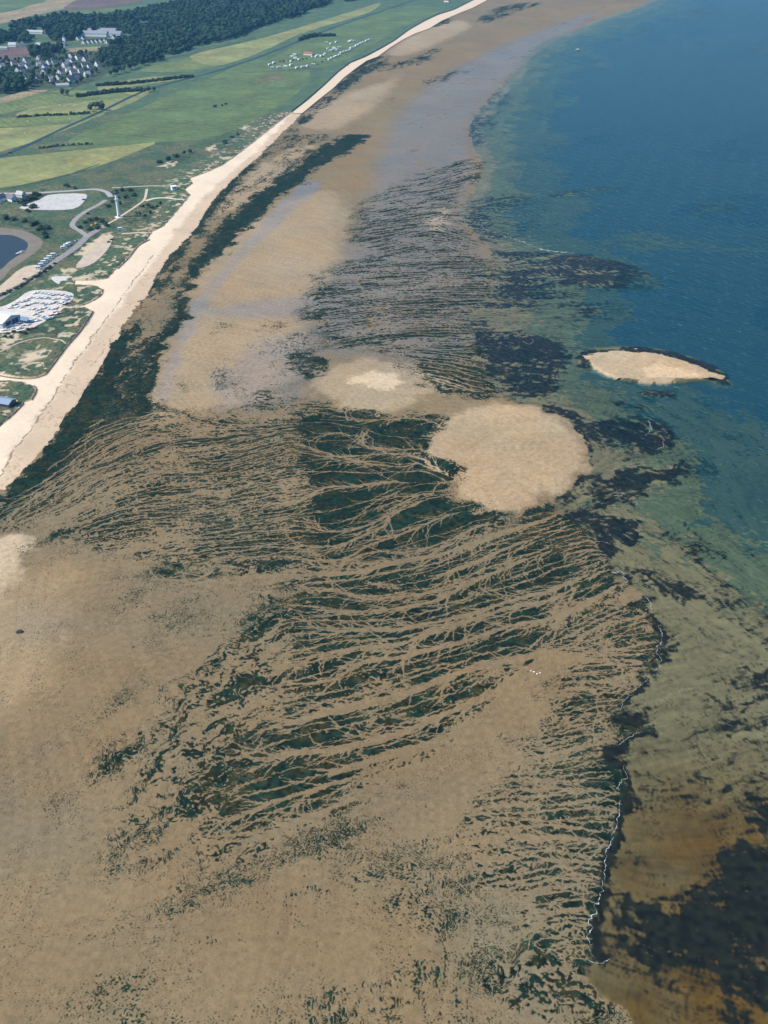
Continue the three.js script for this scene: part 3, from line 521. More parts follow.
// ------------------------------------------------------------------ beach and dunes
const LT = Tile(-700, 540, 900, 1160), LN = 768;
const beachS = look(sdf(LT, LN, [beachPoly]), LN, LT), duneS = look(sdf(LT, LN, [landPoly, landPoly2]), LN, LT);
const inLT = (x, d) => x > LT.x0 && x < LT.x0 + LT.w && d > LT.d0 && d < LT.d0 + LT.h;
const landY = (x, d) => {
  if (!inLT(x, d)) return LAND;
  const s = duneS(x, d) + (vn(x / 3, d / 3) - 0.5) * 1.6;
  const hum = (fbm(x / 13, d / 13, 3) - 0.42) * 3.2 * sst(0, 4, s) * sst(18, 8, s);
  return mix(1.2, LAND, sst(-1.6, 0.6, s)) + Math.max(-0.4, hum) - 3 * sst(-1.5, -5, s);
};
const beachY = (x, d) => { const s = beachS(x, d) + (vn(x / 5, d / 5) - 0.5) * 2.4 + (vn(x / 14, d / 14) - 0.5) * 4; return -1.1 + 1.15 * sst(-2.5, 0.5, s) + 2.2 * sst(0, 42, s) + (vn(x / 7, d / 7) - 0.5) * 0.12; };
{
  const n = 1536, tB = Tile(-560, 540, 620, 1160), col = new Uint8Array(n * n * 4);
  const wrackPx = [[[152, 255], [120, 300], [87, 346], [77, 359], [57, 389], [43, 413], [20, 443], [7, 463], [-10, 485]], [[118, 330], [104, 348], [92, 366]]];
  const wr = raster(tB, n, (c, mp, kx) => wrackPx.forEach((l, k) => { c.lineWidth = (k ? 0.7 : 1.2) * kx; c.beginPath(); smooth(GL(l, 1), 8).forEach((p, i) => { const q = mp(p[0], p[1]); i ? c.lineTo(q[0], q[1]) : c.moveTo(q[0], q[1]); }); c.stroke(); }));
  const wL = look(wr, n, tB);
  const low = smooth(GL([[330, 70], [255, 152], [200, 200], [160, 250], [110, 318], [87, 346], [57, 389], [20, 443], [-10, 485], [-90, 600]], 1), 6);
  const lowS = look(sdf(tB, 512, [[...low, [-900, 300], [400, 300], [400, 1900]]]), 512, tB);
  for (let j = 0; j < n; j++) for (let i = 0; i < n; i++) {
    const x = tB.x0 + (i + 0.5) / n * tB.w, d = tB.d0 + (j + 0.5) / n * tB.h, o = (j * n + i) * 4;
    const wob = (vn(x / 4, d / 4) - 0.5) * 4 + (vn(x / 14, d / 14) - 0.5) * 6;
    const br = 0.86 + 0.2 * fbm(x / 25, d / 25, 3) + 0.16 * (vn(x / 0.9, d / 0.9) - 0.5), lo = sst(-4, 5, lowS(x + wob, d + wob)), tr = sst(0.68, 0.8, vn(x / 1.6, d / 1.6));
    let r = mix(0.72, 0.55, lo) * br, g = mix(0.60, 0.425, lo) * br, b = mix(0.44, 0.29, lo) * br;
    let w = sst(0.2, 0.6, wL(x + wob * 0.5, d - wob * 0.5)) * sst(0.25, 0.5, vn(x / 2.1, d / 2.1)); w = Math.max(w, 0.5 * tr * lo * sst(0.5, 0.7, vn(x / 18, d / 18)));
    r = mix(r, 0.16, w * 0.8); g = mix(g, 0.13, w * 0.8); b = mix(b, 0.085, w * 0.8);
    col[o] = s8(r); col[o + 1] = s8(g); col[o + 2] = s8(b); col[o + 3] = 255;
  }
  const near = field(tB.x0, tB.d0, tB.w, tB.h, 360, 560, beachY, tB, (x, d) => { const s = beachS(x, d); return s > -6 && duneS(x, d) < 8; });
  const farPts = [...beachEdge.filter((p) => p[1] > 1660), G(256, 158, 0.9)].filter((p) => p[1] > 1660);
  const dFar = duneEdge.filter((p) => p[1] > 1640).reverse();
  const far = sheet([...farPts, ...dFar.map(([x, d]) => [x - 6, d])], 1.1, 620);
  const m = mergeGeometries([near, far.index ? far : far], true);
  structure(mesh('beach', m, [new THREE.MeshStandardMaterial({ map: colourTex(n, col), roughness: 0.95, side: THREE.DoubleSide }), std(0.62, 0.50, 0.36)]), 'pale dry sand beach with a thin wrack line');
}
const grassTex = tileable(512, 8, (v, x, y, per) => { const q = per(x, y, 32), k = 0.55 + 0.9 * v * (0.6 + 0.8 * q), dryness = sst(0.5, 0.75, per(x, y, 4)); return [mix(0.055, 0.13, dryness) * k, mix(0.105, 0.135, dryness) * k, mix(0.048, 0.06, dryness) * k]; });
const grain = tileable(512, 12, (v, x, y, per) => { const k = 0.62 + 0.76 * (0.6 * v + 0.4 * per(x, y, 40)); return [k * 0.92, k * 0.92, k * 0.92]; });
{
  const n = 2048, col = new Uint8Array(n * n * 4);
  const sandyPx = [[[0, 336], [12, 332], [14, 345], [0, 352]], [[20, 355], [40, 350], [44, 358], [22, 364]], [[150, 232], [160, 224], [150, 222]], [[92, 280], [84, 274], [78, 279]], [[60, 268], [76, 268], [70, 275]], [[80, 252], [95, 240], [108, 232], [112, 236], [98, 248], [86, 260]], [[160, 166], [175, 160], [170, 168]], [[206, 150], [218, 143], [212, 152]], [[240, 128], [250, 120], [246, 130]]];
  const sandS = look(sdf(LT, 512, sandyPx.map((p) => GL(p, LAND))), 512, LT);
  const darkPx = [[[25, 196], [45, 188], [55, 193], [40, 202], [28, 210], [20, 205]], [[0, 214], [30, 217], [48, 224], [52, 232], [46, 240], [36, 236], [20, 228], [0, 224]], [[76, 226], [90, 218], [105, 218], [112, 224], [100, 232], [84, 230]], [[100, 192], [118, 188], [140, 190], [142, 200], [128, 208], [108, 212]], [[120, 225], [150, 205], [165, 208], [150, 222]], [[155, 165], [185, 150], [200, 152], [180, 165]], [[214, 148], [240, 132], [244, 138], [222, 150]], [[0, 320], [40, 325], [35, 335], [0, 332]], [[60, 258], [110, 220], [118, 225], [70, 262]], [[30, 335], [75, 305], [90, 312], [60, 335]]];
  const darkS = look(sdf(LT, 512, darkPx.map((p) => GL(p, LAND))), 512, LT);
  for (let j = 0; j < n; j++) for (let i = 0; i < n; i++) {
    const x = LT.x0 + (i + 0.5) / n * LT.w, d = LT.d0 + (j + 0.5) / n * LT.h, o = (j * n + i) * 4, e = duneS(x, d);
    if (e < -8) { col[o] = 200; col[o + 1] = 180; col[o + 2] = 150; col[o + 3] = 255; continue; }
    const wob = (vn(x / 6, d / 6) - 0.5) * 10 + (vn(x / 2, d / 2) - 0.5) * 4;
    const tuft = fbm(x / 2.2, d / 2.2, 3), pat = fbm(x / 26, d / 26, 4), big = fbm(x / 110 + 4, d / 110, 3);
    const k = 0.2 + 1.3 * tuft + 0.5 * (vn(x * 1.1, d * 1.1) - 0.5), ol = sst(0.42, 0.62, pat) * 0.7;
    let r = mix(0.052, 0.125, ol) * k, g = mix(0.098, 0.125, ol) * k, b = mix(0.045, 0.058, ol) * k;
    const dk = sst(-3, 4, darkS(x + wob, d - wob)) * sst(0.36, 0.5, fbm(x / 7 + 9, d / 7, 3)); r = mix(r, 0.03 * k, dk); g = mix(g, 0.062 * k, dk); b = mix(b, 0.03 * k, dk);
    let sa = sst(-5, 5, sandS(x + wob * 1.5, d + wob)) * 0.9; sa = Math.max(sa, sst(0.60, 0.67, fbm(x / 6 + 70, d / 6, 4)) * sst(50, 4, e) * 0.8); sa = Math.max(sa, sst(2.2, -0.2, e + wob * 0.12) * 0.9);
    sa *= sst(0.2, 0.45, tuft + sa * 0.3);
    r = mix(r, 0.56, sa); g = mix(g, 0.46, sa); b = mix(b, 0.32, sa);
    const m = 0.85 + 0.3 * big; col[o] = s8(r * m); col[o + 1] = s8(g * m); col[o + 2] = s8(b * m); col[o + 3] = 255;
  }
  const near = field(LT.x0, LT.d0, LT.w, LT.h, 600, 773, landY, LT, (x, d) => duneS(x, d) > -4.5);
  const edge = duneEdge.filter((p) => p[1] > 1690), g1 = sheet([[-700, 1697], [edge[edge.length - 1][0] - 40, 1697], ...edge.slice().reverse(), [2200, 14000], [-9000, 14000], [-9000, 500], [-699.5, 500]], LAND, 90);
  const m = mergeGeometries([near, g1], true);
  structure(mesh('grassland', m, [new THREE.MeshStandardMaterial({ map: colourTex(n, col), roughness: 1, side: THREE.DoubleSide }), new THREE.MeshStandardMaterial({ map: grassTex, roughness: 1, side: THREE.DoubleSide })]), 'green dune grassland and marsh behind the beach');
}
// fields, pools, roads and yards as sheets on the land
let lift = 0.03;
function plot(name, px, r, g, b, label, rough = 1, map = grain, size = 38) {
  lift += 0.004;
  return structure(mesh(name, sheet(smooth(GL(px, LAND), 3, true), LAND + lift, size), std(r, g, b, rough, { map })), label);
}
const fieldTone = (r, g, b, ang, rows) => { // mown or ploughed rows
  const c = Math.round(Math.cos(ang) * rows), s = Math.round(Math.sin(ang) * rows);
  return tileable(256, 6, (v, x, y, per) => { const q = 0.5 + 0.5 * Math.sin((c * x + s * y) * Math.PI * 2), k = 0.25 + 0.8 * v + 0.6 * per(x, y, 36) + 0.14 * q - 0.1, t = sst(0.45, 0.7, per(x, y, 3)); return [r * k * (1 + 0.35 * t), g * k * (1 + 0.12 * t), b * k]; });
};
const hay = fieldTone(0.215, 0.235, 0.085, 2.5, 34), pasture = fieldTone(0.125, 0.175, 0.058, 0.6, 16), lush = fieldTone(0.092, 0.148, 0.05, 1.2, 12), stubble = fieldTone(0.27, 0.23, 0.13, 0.2, 24), plough = fieldTone(0.13, 0.09, 0.08, 0.3, 30), worn = fieldTone(0.13, 0.125, 0.065, 0.2, 5);
plot('village_ground', [[-40, 78], [0, 62], [40, 55], [80, 50], [112, 56], [108, 72], [92, 82], [70, 87], [30, 90], [-40, 96]], 1, 1, 1, 'dark green gardens of the village', 1, fieldTone(0.045, 0.072, 0.034, 1, 5), 120);
const fields = [
  ['hay_field', [[-60, 188], [-60, 165], [0, 158], [60, 152], [155, 142], [135, 152], [105, 164], [60, 176], [0, 188]], hay, 'pale mown hay field beside the dune grassland'],
  ['hay_field', [[-30, 128], [0, 128], [50, 125], [92, 118], [60, 132], [20, 146], [-30, 158]], hay, 'pale field strip along the long ditch'],
  ['pasture', [[-30, 122], [0, 118], [105, 113], [70, 124], [0, 127], [-30, 128]], pasture, 'narrow green pasture below the tree line'],
  ['pasture', [[15, 116], [40, 106], [70, 101], [150, 90], [120, 108], [105, 112]], hay, 'light meadow between hedge rows'],
  ['pasture', [[0, 103], [60, 90], [140, 96], [60, 104], [0, 114], [-30, 118], [-30, 106]], pasture, 'green pasture below the village'],
  ['stubble_field', [[-20, 104], [0, 98], [28, 91], [48, 90], [30, 96], [0, 103]], stubble, 'tan stubble field below the village'],
  ['meadow', [[100, 86], [150, 77], [195, 76], [150, 84], [100, 90]], hay, 'pale meadow strip above the hedge'],
  ['meadow', [[140, 70], [200, 55], [256, 40], [256, 48], [200, 70], [150, 72]], pasture, 'green meadow under the wood'],
  ['meadow', [[190, 56], [256, 40], [350, 12], [380, 3], [370, 12], [300, 34], [256, 54], [215, 66]], hay, 'long pale meadow strip beside the wood'],
  ['meadow', [[60, 150], [150, 104], [215, 76], [256, 60], [310, 70], [256, 120], [200, 140], [158, 142]], lush, 'broad green marsh meadow'],
  ['meadow', [[256, 72], [330, 30], [410, 6], [440, 8], [400, 28], [330, 66], [300, 70], [265, 72]], lush, 'green meadow around the caravan field'],
  ['stubble_field', [[-60, 34], [0, 24], [30, 16], [60, 10], [90, -3], [60, -4], [20, 9], [0, 13], [-60, 22]], stubble, 'tan stubble field on the far slope'],
  ['ploughed_field', [[66, 11], [130, 4], [150, -4], [95, -4]], plough, 'brown ploughed field on the far slope'],
  ['pasture', [[-60, 20], [0, 12], [50, -2], [0, -10], [-60, -8]], lush, 'blue green far pasture'],
  ['pasture', [[40, 17], [70, 11], [140, 6], [170, 3], [120, 10], [60, 18]], lush, 'green strip before the wood'],
  ['ploughed_field', [[-60, 66], [-60, 48], [0, 48], [34, 46], [25, 56], [0, 64]], plough, 'red brown ploughed field above the village'],
  ['stubble_field', [[64, 49], [100, 46.5], [138, 44.5], [136, 48], [100, 50.5], [66, 52]], stubble, 'narrow tan field behind the village'],
  ['bare_patch', [[255, 80], [268, 75], [284, 74], [276, 80], [262, 82]], worn, 'reddish bare patch below the caravans'],
];
for (const [nm, px, tx, lb] of fields) plot(nm, px, 1, 1, 1, lb, 1, tx, 190);
plot('mud_bank', [[-30, 226], [0, 228], [20, 230], [38, 237], [43, 243], [38, 250], [25, 260], [10, 270], [0, 281], [-30, 292]], 0.19, 0.165, 0.125, 'muddy rim of the pond', 0.8);
plot('pond', [[-30, 233], [0, 235], [10, 235], [22, 239], [28, 244], [25, 251], [19, 255], [10, 261], [0, 270], [-30, 284]], 0.022, 0.027, 0.028, 'dark blue pond', 0.45, null);
plot('car_park', [[19, 208], [39, 200], [49, 195], [85, 194], [85, 200], [73, 209], [41, 210]], 0.50, 0.50, 0.49, 'pale gravel car park');
plot('sand_lot', [[76, 268], [91, 250], [110, 236], [112, 241], [103, 255], [88, 266]], 0.50, 0.42, 0.33, 'sandy parking lot beside the dunes');
plot('boat_yard', [[-30, 302], [0, 307], [16, 300], [30, 291], [48, 290], [72, 293], [72, 300], [62, 307], [50, 318], [36, 326], [20, 331], [0, 333], [-30, 335]], 0.60, 0.57, 0.52, 'pale gravel boat yard');
plot('concrete_pad', [[51, 277], [71, 276.5], [74, 281], [63, 285.5]], 0.55, 0.55, 0.53, 'pale concrete pad above the beach');
plot('sand_verge', [[24, 267], [36, 265], [40, 271], [30, 277], [-10, 300], [-20, 298], [0, 286]], 0.52, 0.43, 0.32, 'sandy road verge');
function lane(name, px, w, r, g, b, label, rough = 0.95) { lift += 0.004; return structure(mesh(name, strip(smooth(GL(px, LAND), 10), w, (x, d) => landY(x, d) + lift + 0.05, 20, 0.12), std(r, g, b, rough, { map: grain })), label); }
lane('road', [[-30, 314], [0, 298], [12, 290], [34, 278], [56, 261], [75, 248], [88, 236], [96, 231], [106, 225]], 8, 0.26, 0.245, 0.245, 'grey coast road');
lane('road', [[88, 237], [80, 231], [72.5, 226], [75, 220], [85, 212], [100, 204], [106, 200]], 6, 0.30, 0.29, 0.28, 'curving grey lane off the coast road');
lane('road', [[-20, 194], [35, 193], [70, 191], [95, 189.5], [106, 192], [111, 197]], 6.5, 0.36, 0.36, 0.36, 'grey lane above the car park');
lane('sand_path', [[106, 225], [115, 220], [126, 213], [138, 205], [144, 200], [147, 189]], 3, 0.56, 0.47, 0.34, 'sandy footpath over the dunes');
lane('sand_path', [[112, 188], [131, 187], [151, 186], [176, 186], [190, 184]], 3, 0.56, 0.47, 0.34, 'sandy footpath to the white hut');
lane('sand_path', [[145, 201], [155, 198.5], [165, 198], [181, 200], [190, 201]], 5, 0.62, 0.53, 0.40, 'sandy gap in the dunes behind the beach');
lane('sand_path', [[122, 234], [136, 233], [148, 233], [158, 231]], 3.5, 0.60, 0.50, 0.37, 'sandy path through the dune edge');
lane('sand_path', [[72, 307.5], [64, 308], [56, 313], [48, 319]], 4, 0.62, 0.53, 0.40, 'sandy path from boat yard to beach');
lane('sand_path', [[0, 352], [22, 342], [44, 338], [60, 341], [66, 344]], 1.6, 0.5, 0.42, 0.3, 'thin footpath in the dune grass');
lane('ditch', [[-40, 172], [0, 156.5], [30, 144], [60, 130], [100, 112], [150, 89], [215, 71.5], [256, 58], [330, 29], [400, 5], [430, -6]], 7, 0.02, 0.035, 0.03, 'long dark drainage ditch across the meadows', 0.5);
lane('ditch', [[-30, 84], [60, 93], [85, 80], [120, 68], [160, 60], [200, 52], [256, 38]], 4, 0.03, 0.05, 0.035, 'dark lane between village and meadows', 0.8);
lane('ditch', [[240, 73], [270, 71.5], [290, 70], [320, 68]], 3, 0.03, 0.05, 0.035, 'dark ditch line below the caravans', 0.8);
lane('ditch', [[40, 149], [60, 146.5], [93, 144.5]], 3.5, 0.03, 0.055, 0.035, 'short dark ditch beside the hay field', 0.8);
lane('ditch', [[100, 164], [60, 177], [0, 190], [-30, 194]], 2.5, 0.04, 0.07, 0.04, 'ditch along the lower hay field edge', 0.8);

// ------------------------------------------------------------------ trees, bushes, hedges
function leafCloud(count, rx, ry, rz, cy, size) {
  const pos = [], nor = [], v = new THREE.Vector3(), a = new THREE.Vector3(), b = new THREE.Vector3(), n = new THREE.Vector3();
  const lobes = []; for (let k = 0; k < 7; k++) lobes.push([rr(-0.55, 0.55), rr(-0.5, 0.6), rr(-0.55, 0.55), rr(0.42, 0.62)]);
  for (let i = 0; i < count; i++) {
    const L = lobes[i % 7]; v.set(rnd() - 0.5, rnd() - 0.5, rnd() - 0.5).normalize().multiplyScalar(L[3] * Math.cbrt(rr(0.35, 1)));
    v.x = (v.x + L[0]) * rx; v.y = (v.y + L[1]) * ry + cy; v.z = (v.z + L[2]) * rz;
    n.set(v.x / rx, (v.y - cy) / ry + 0.35, v.z / rz).normalize().add(new THREE.Vector3(rnd() - 0.5, rnd() - 0.5, rnd() - 0.5).multiplyScalar(0.9)).normalize();
    a.set(rnd() - 0.5, rnd() - 0.5, rnd() - 0.5).cross(n).normalize().multiplyScalar(size * rr(0.6, 1.2)); b.copy(n).cross(a).multiplyScalar(rr(0.6, 1.1));
    for (const [p, q] of [[-1, -1], [1, -0.6], [0.2, 1.1]]) { pos.push(v.x + a.x * p + b.x * q, v.y + a.y * p + b.y * q, v.z + a.z * p + b.z * q); nor.push(n.x, n.y, n.z); }
  }
  const g = new THREE.BufferGeometry(); g.setAttribute('position', new THREE.Float32BufferAttribute(pos, 3)); g.setAttribute('normal', new THREE.Float32BufferAttribute(nor, 3)); return g;
}
function trunkGeo(h, r) {
  const parts = [new THREE.CylinderGeometry(r * 0.5, r, h, 7)]; parts[0].translate(0, h / 2, 0);
  for (let k = 0; k < 3; k++) { const c = new THREE.CylinderGeometry(r * 0.15, r * 0.4, h * 0.6, 5); c.translate(0, h * 0.3, 0); c.rotateZ(0.7); c.rotateY(k * 2.1); c.translate(0, h * 0.75, 0); parts.push(c); }
  return mergeGeometries(parts);
}
const leafM = [std(0.028, 0.062, 0.026), std(0.038, 0.08, 0.03), std(0.022, 0.05, 0.028)], barkM = std(0.09, 0.07, 0.05), gorseM = std(0.62, 0.48, 0.03);
const crowns = [0, 1, 2].map((k) => leafCloud(260, 4.2 + k * 0.4, 3.6 + k * 0.5, 4.2, 6.2, 1.05)), trunks = trunkGeo(5.2, 0.35);
const bushes = [0, 1, 2].map(() => leafCloud(200, 2.6, 1.3, 2.2, 1.2, 0.6));
let tn = 0;
function tree(px, py, s, label, grp, name = 'tree') {
  const k = tn++ % 3, g = group(name, P(px, py, LAND), rr(0, 6)); g.scale.setScalar(s * rr(0.85, 1.15));
  mesh('trunk', trunks, barkM, g); mesh('crown', crowns[k], leafM[k], g); return tag(g, label, 'tree', grp);
}
function bush(px, py, s, label, grp, m) {
  const [x, d] = G(px, py, LAND), k = tn++ % 3, o = mesh('bush', bushes[k], m || leafM[k]); o.position.set(x, landY(x, d), -d); o.rotation.y = rr(0, 6); o.scale.setScalar(s * rr(0.8, 1.2)); return tag(o, label, 'bush', grp);
}
const along = (px, n, jit, fn) => { const c = smooth(px, 10); for (let i = 0; i < n; i++) { const p = c[Math.round(i / Math.max(1, n - 1) * (c.length - 1))]; fn(p[0] + rr(-jit, jit), p[1] + rr(-jit, jit) * 0.35, i); } };
function hedge(px, n, s, label) { // one clipped row of shrubs standing together
  const parts = []; along(px, n, 0.8, (x, y) => { const p = P(x, y, LAND), g = bushes[tn++ % 3].clone(); g.scale(s * rr(0.8, 1.3), s * rr(0.8, 1.4), s * rr(0.8, 1.2)); g.rotateY(rr(0, 6)); g.translate(p.x, p.y, p.z); parts.push(g); });
  const gm = mergeGeometries(parts); gm.computeBoundingBox(); const c = gm.boundingBox.getCenter(new THREE.Vector3()); gm.translate(-c.x, -LAND, -c.z);
  const o = mesh('hedge', gm, leafM[tn % 3]); o.position.set(c.x, LAND, c.z); return tag(o, label, 'hedge');
}
hedge([[18, 117.5], [40, 116], [70, 115], [88, 113.5]], 34, 1.3, 'thin dark hedge running to a clump of trees in the pasture');
hedge([[98, 86], [130, 84], [165, 80], [192, 77]], 46, 1.9, 'tall dark hedge between the pale meadow and the wood');
hedge([[78, 97], [100, 94], [120, 92], [142, 91]], 30, 2.2, 'bushy hedge row above the light meadow');
hedge([[40, 148.5], [60, 146], [92, 144]], 20, 0.9, 'low scrubby hedge at the top of the hay field');
hedge([[300, 40], [316, 36.5], [334, 36]], 22, 2.6, 'dark hedge clump behind the caravans');
hedge([[0, 296], [20, 287], [38, 276], [50, 268]], 26, 0.8, 'low green hedge along the coast road');
hedge([[280, 62], [300, 60], [320, 56]], 10, 0.9, 'thin hedge in the caravan field');
for (const [x, y] of [[92, 110], [95, 109], [99, 109.5], [103, 110.5], [90, 112]]) tree(x, y, 1.15, 'dark tree in the clump at the end of the pasture hedge', 'clump of pasture trees');
for (const [x, y] of [[145, 93], [149, 92], [154, 92], [68, 96], [63, 95]]) tree(x, y, 1.0, 'dark tree standing beside the bushy hedge row', 'trees by the hedge row');
along([[0, 93], [10, 92], [22, 89], [32, 84], [30, 78]], 22, 3, (x, y) => tree(x, y, 1.5, 'tall dark tree in the grove left of the village', 'grove beside the village'));
const homes = [[15, 305], [88, 285], [165, 258], [185, 276], [132, 300], [180, 308], [150, 340], [290, 306], [250, 290], [315, 278], [345, 276], [385, 340], [435, 272], [465, 272], [490, 310], [470, 342], [440, 328], [540, 293], [577, 310], [627, 290], [560, 355], [520, 330], [487, 376], [375, 372], [330, 384], [240, 385], [185, 386], [285, 338], [250, 246], [455, 236], [500, 246], [545, 256], [420, 296], [120, 326], [25, 330]].map(([x, y]) => [x / 6.4, y / 6.4 + 20]);
const clearOf = (x, y) => homes.every(([hx, hy]) => Math.abs(hx - x) > 3.2 || y < hy + 0.4 || y > hy + 4.5);
for (let i = 0; i < 330; i++) { const x = rr(0, 112), y = 53 + rnd() * 33; if (y > 86 - (x > 80 ? (x - 80) * 0.6 : 0) || (y < 60 && x < 34) || !clearOf(x, y)) continue; tree(x, y, rr(0.65, 1.05), 'dark garden tree between the white village houses', 'village trees'); }
along([[112, 76], [125, 72], [140, 66], [150, 62], [165, 60]], 16, 2, (x, y) => tree(x, y, 1.3, 'dark tree at the lower edge of the wood', 'wood edge trees'));
for (const [x, y, s] of [[22, 203, 1.3], [27, 201, 1.2], [32, 199, 1.4], [37, 196, 1.2], [24, 206, 1], [33, 208, 1.1], [28, 212, 1]]) bush(x, y, s * 1.5, 'dark round bush beside the gravel car park', 'car park bushes');
for (const [x, y] of [[6, 219], [14, 220], [24, 222], [32, 226], [40, 230], [44, 234], [46, 238], [48, 229], [36, 224]]) bush(x, y, 1.7, 'dark bush on the bank above the pond', 'pond bank bushes');
for (const [x, y] of [[80, 228], [85, 223], [90, 221], [96, 220], [102, 222], [106, 226], [98, 229], [90, 230]]) bush(x, y, 1.5, 'dark bush inside the bend of the lane', 'lane bend bushes');
for (const [x, y] of [[92, 226], [96, 224.5], [98, 227.5]]) bush(x, y, 0.8, 'yellow flowering gorse bush inside the lane bend', 'yellow gorse bushes', gorseM);
for (const [x, y] of [[115, 193], [122, 191], [130, 191], [118, 198], [126, 198], [134, 196], [112, 202], [120, 204], [108, 207]]) bush(x, y, 1.4, 'dark scrub bush behind the white tower', 'tower scrub');
for (const [x, y] of [[142, 207], [148, 206], [152, 208], [157, 207], [160, 204], [138, 214], [145, 216], [150, 213]]) bush(x, y, 1.1, 'dune shrub between the tower and the beach', 'dune shrubs');
for (const [x, y] of [[8, 334], [14, 332], [20, 333], [5, 337], [25, 334], [11, 338], [28, 330]]) bush(x, y, 0.8, 'small shrub below the boat yard', 'boat yard shrubs');
for (const [x, y] of [[160, 163], [168, 160], [176, 157], [184, 153], [190, 152], [225, 143], [232, 138], [238, 135]]) bush(x, y, 1.6, 'dark shrub in the dune grassland', 'dune grassland shrubs');
for (const [x, y] of [[66, 186], [68, 187], [75, 189], [215, 107], [222, 106], [226, 104.5]]) bush(x, y, 1.3, 'lone bush in the open meadow', 'meadow bushes');
{ // the big wood: one mass
  const polys = [[[-60, 42], [0, 34], [30, 22], [60, 18], [100, 19], [140, 13], [170, 6], [200, -3], [335, -8], [330, 4], [300, 16], [256, 28], [240, 37], [200, 46], [160, 60], [112, 68], [97, 62], [100, 53], [136, 50], [140, 43], [130, 30], [90, 30], [60, 36], [40, 30], [0, 40], [-60, 48]], [[30, 55], [60, 50], [66, 56], [40, 60]], [[-60, 92], [-60, 72], [0, 72], [22, 78], [26, 88], [0, 95]], [[335, -3], [420, -14], [430, -10], [345, 2]], [[-60, 42], [0, 39], [26, 36], [34, 38], [30, 43], [-60, 47]], [[48, 37], [62, 37], [70, 33], [84, 30], [130, 30], [140, 36], [122, 33.5], [86, 33], [76, 40], [60, 42], [50, 41]], [[108, 46], [116, 42], [140, 40], [142, 44], [112, 47.5]], [[30, 52], [44, 49.5], [62, 49], [62, 52], [40, 56], [28, 58]]];
  const list = [];
  for (const pl of polys) {
    const g = GL(pl, LAND); let lo = [1e9, 1e9], hi = [-1e9, -1e9]; for (const p of g) for (const k of [0, 1]) { lo[k] = Math.min(lo[k], p[k]); hi[k] = Math.max(hi[k], p[k]); }
    const ins = (x, y) => inside(g, x, y);
    for (let x = lo[0]; x < hi[0]; x += 9) for (let y = lo[1]; y < hi[1]; y += 9) { const X = x + rr(-4, 4), Y = y + rr(-4, 4); if (ins(X, Y) && fbm(X / 60, Y / 60, 2) > 0.28) list.push([X, Y]); }
  }
  const im = new THREE.InstancedMesh(crowns[0], std(1, 1, 1), list.length), M = new THREE.Matrix4(), q = new THREE.Quaternion(), up = new THREE.Vector3(0, 1, 0), c = new THREE.Color();
  list.forEach(([x, d], i) => { const s = rr(1.0, 1.7); q.setFromAxisAngle(up, rr(0, 6)); M.compose(new THREE.Vector3(x, LAND - 2, -d), q, new THREE.Vector3(s, s * rr(0.7, 1.5), s)); im.setMatrixAt(i, M); const k = rr(0.4, 1.7) * (0.6 + 0.9 * fbm(x / 70, d / 70, 2)); im.setColorAt(i, c.setRGB(0.026 * k, 0.058 * k, 0.027 * k)); });
  im.name = 'woodland'; im.castShadow = im.receiveShadow = true; tag(im, 'dense dark wood behind the village', 'wood', null, 'stuff'); scene.add(im);
}

// ------------------------------------------------------------------ buildings
const whiteW = std(0.80, 0.79, 0.75), slate = std(0.10, 0.11, 0.13, 0.6), paleRoof = std(0.34, 0.35, 0.37, 0.6), glassD = std(0.03, 0.035, 0.04, 0.15), woodD = std(0.07, 0.05, 0.035), brickM = std(0.28, 0.12, 0.08), redRoof = std(0.33, 0.12, 0.09);
function gable(w, h, l, rise) { // walls with pointed ends, ridge along z
  const s = new THREE.Shape([[-w / 2, 0], [w / 2, 0], [w / 2, h], [0, h + rise], [-w / 2, h]].map((p) => new THREE.Vector2(...p))); const g = new THREE.ExtrudeGeometry(s, { depth: l, bevelEnabled: false }); g.translate(0, 0, -l / 2); return g;
}
function roofGeo(w, h, l, rise, o = 0.4, t = 0.22) {
  const s = new THREE.Shape([[-w / 2 - o, h - o * rise / (w / 2)], [0, h + rise], [w / 2 + o, h - o * rise / (w / 2)], [w / 2 + o, h - o * rise / (w / 2) + t], [0, h + rise + t * 1.4], [-w / 2 - o, h - o * rise / (w / 2) + t]].map((p) => new THREE.Vector2(...p))); const g = new THREE.ExtrudeGeometry(s, { depth: l + 2 * o, bevelEnabled: false }); g.translate(0, 0, -l / 2 - o); return g;
}
function house(pos, turn, w, l, h, label, grp, roof = slate, name = 'house', rise = w * 0.48, rows = 2) {
  const g = group(name, pos, turn);
  mesh('wall', gable(w, h, l, rise), whiteW, g);
  const r = mesh('roof', roofGeo(w, h, l, rise), roof, g); mesh('chimney', bx(0.8, 1.8, 1.1, 0, h + rise + 0.5, l / 2 - 1.2), brickM, r);
  mesh('door', bx(1.1, 2.1, 0.12, -w * 0.12, 1.05, l / 2 + 0.03), woodD, g);
  for (let k = 0; k < rows; k++) for (const s of [-1, 1]) mesh('window', bx(1.1, 1.2, 0.1, s * w * 0.27, 1.9 + k * 2.3, l / 2 + 0.03), glassD, g);
  return tag(g, label, 'house', grp);
}
const zoomPts = (list, k, ox, oy) => list.map(([x, y]) => [x / k + ox, y / k + oy]);
homes.forEach(([x, y], i) => house(P(x, y + 1, LAND), rr(-1.0, -0.3), rr(7.5, 11), rr(8, 12), rr(4, 5.5), 'white village house with a steep dark slate roof', 'white village houses', i % 4 ? slate : paleRoof));
house(P(71, 83, LAND), -0.4, 13, 18, 5.5, 'largest white gabled house at the lower edge of the village', null);
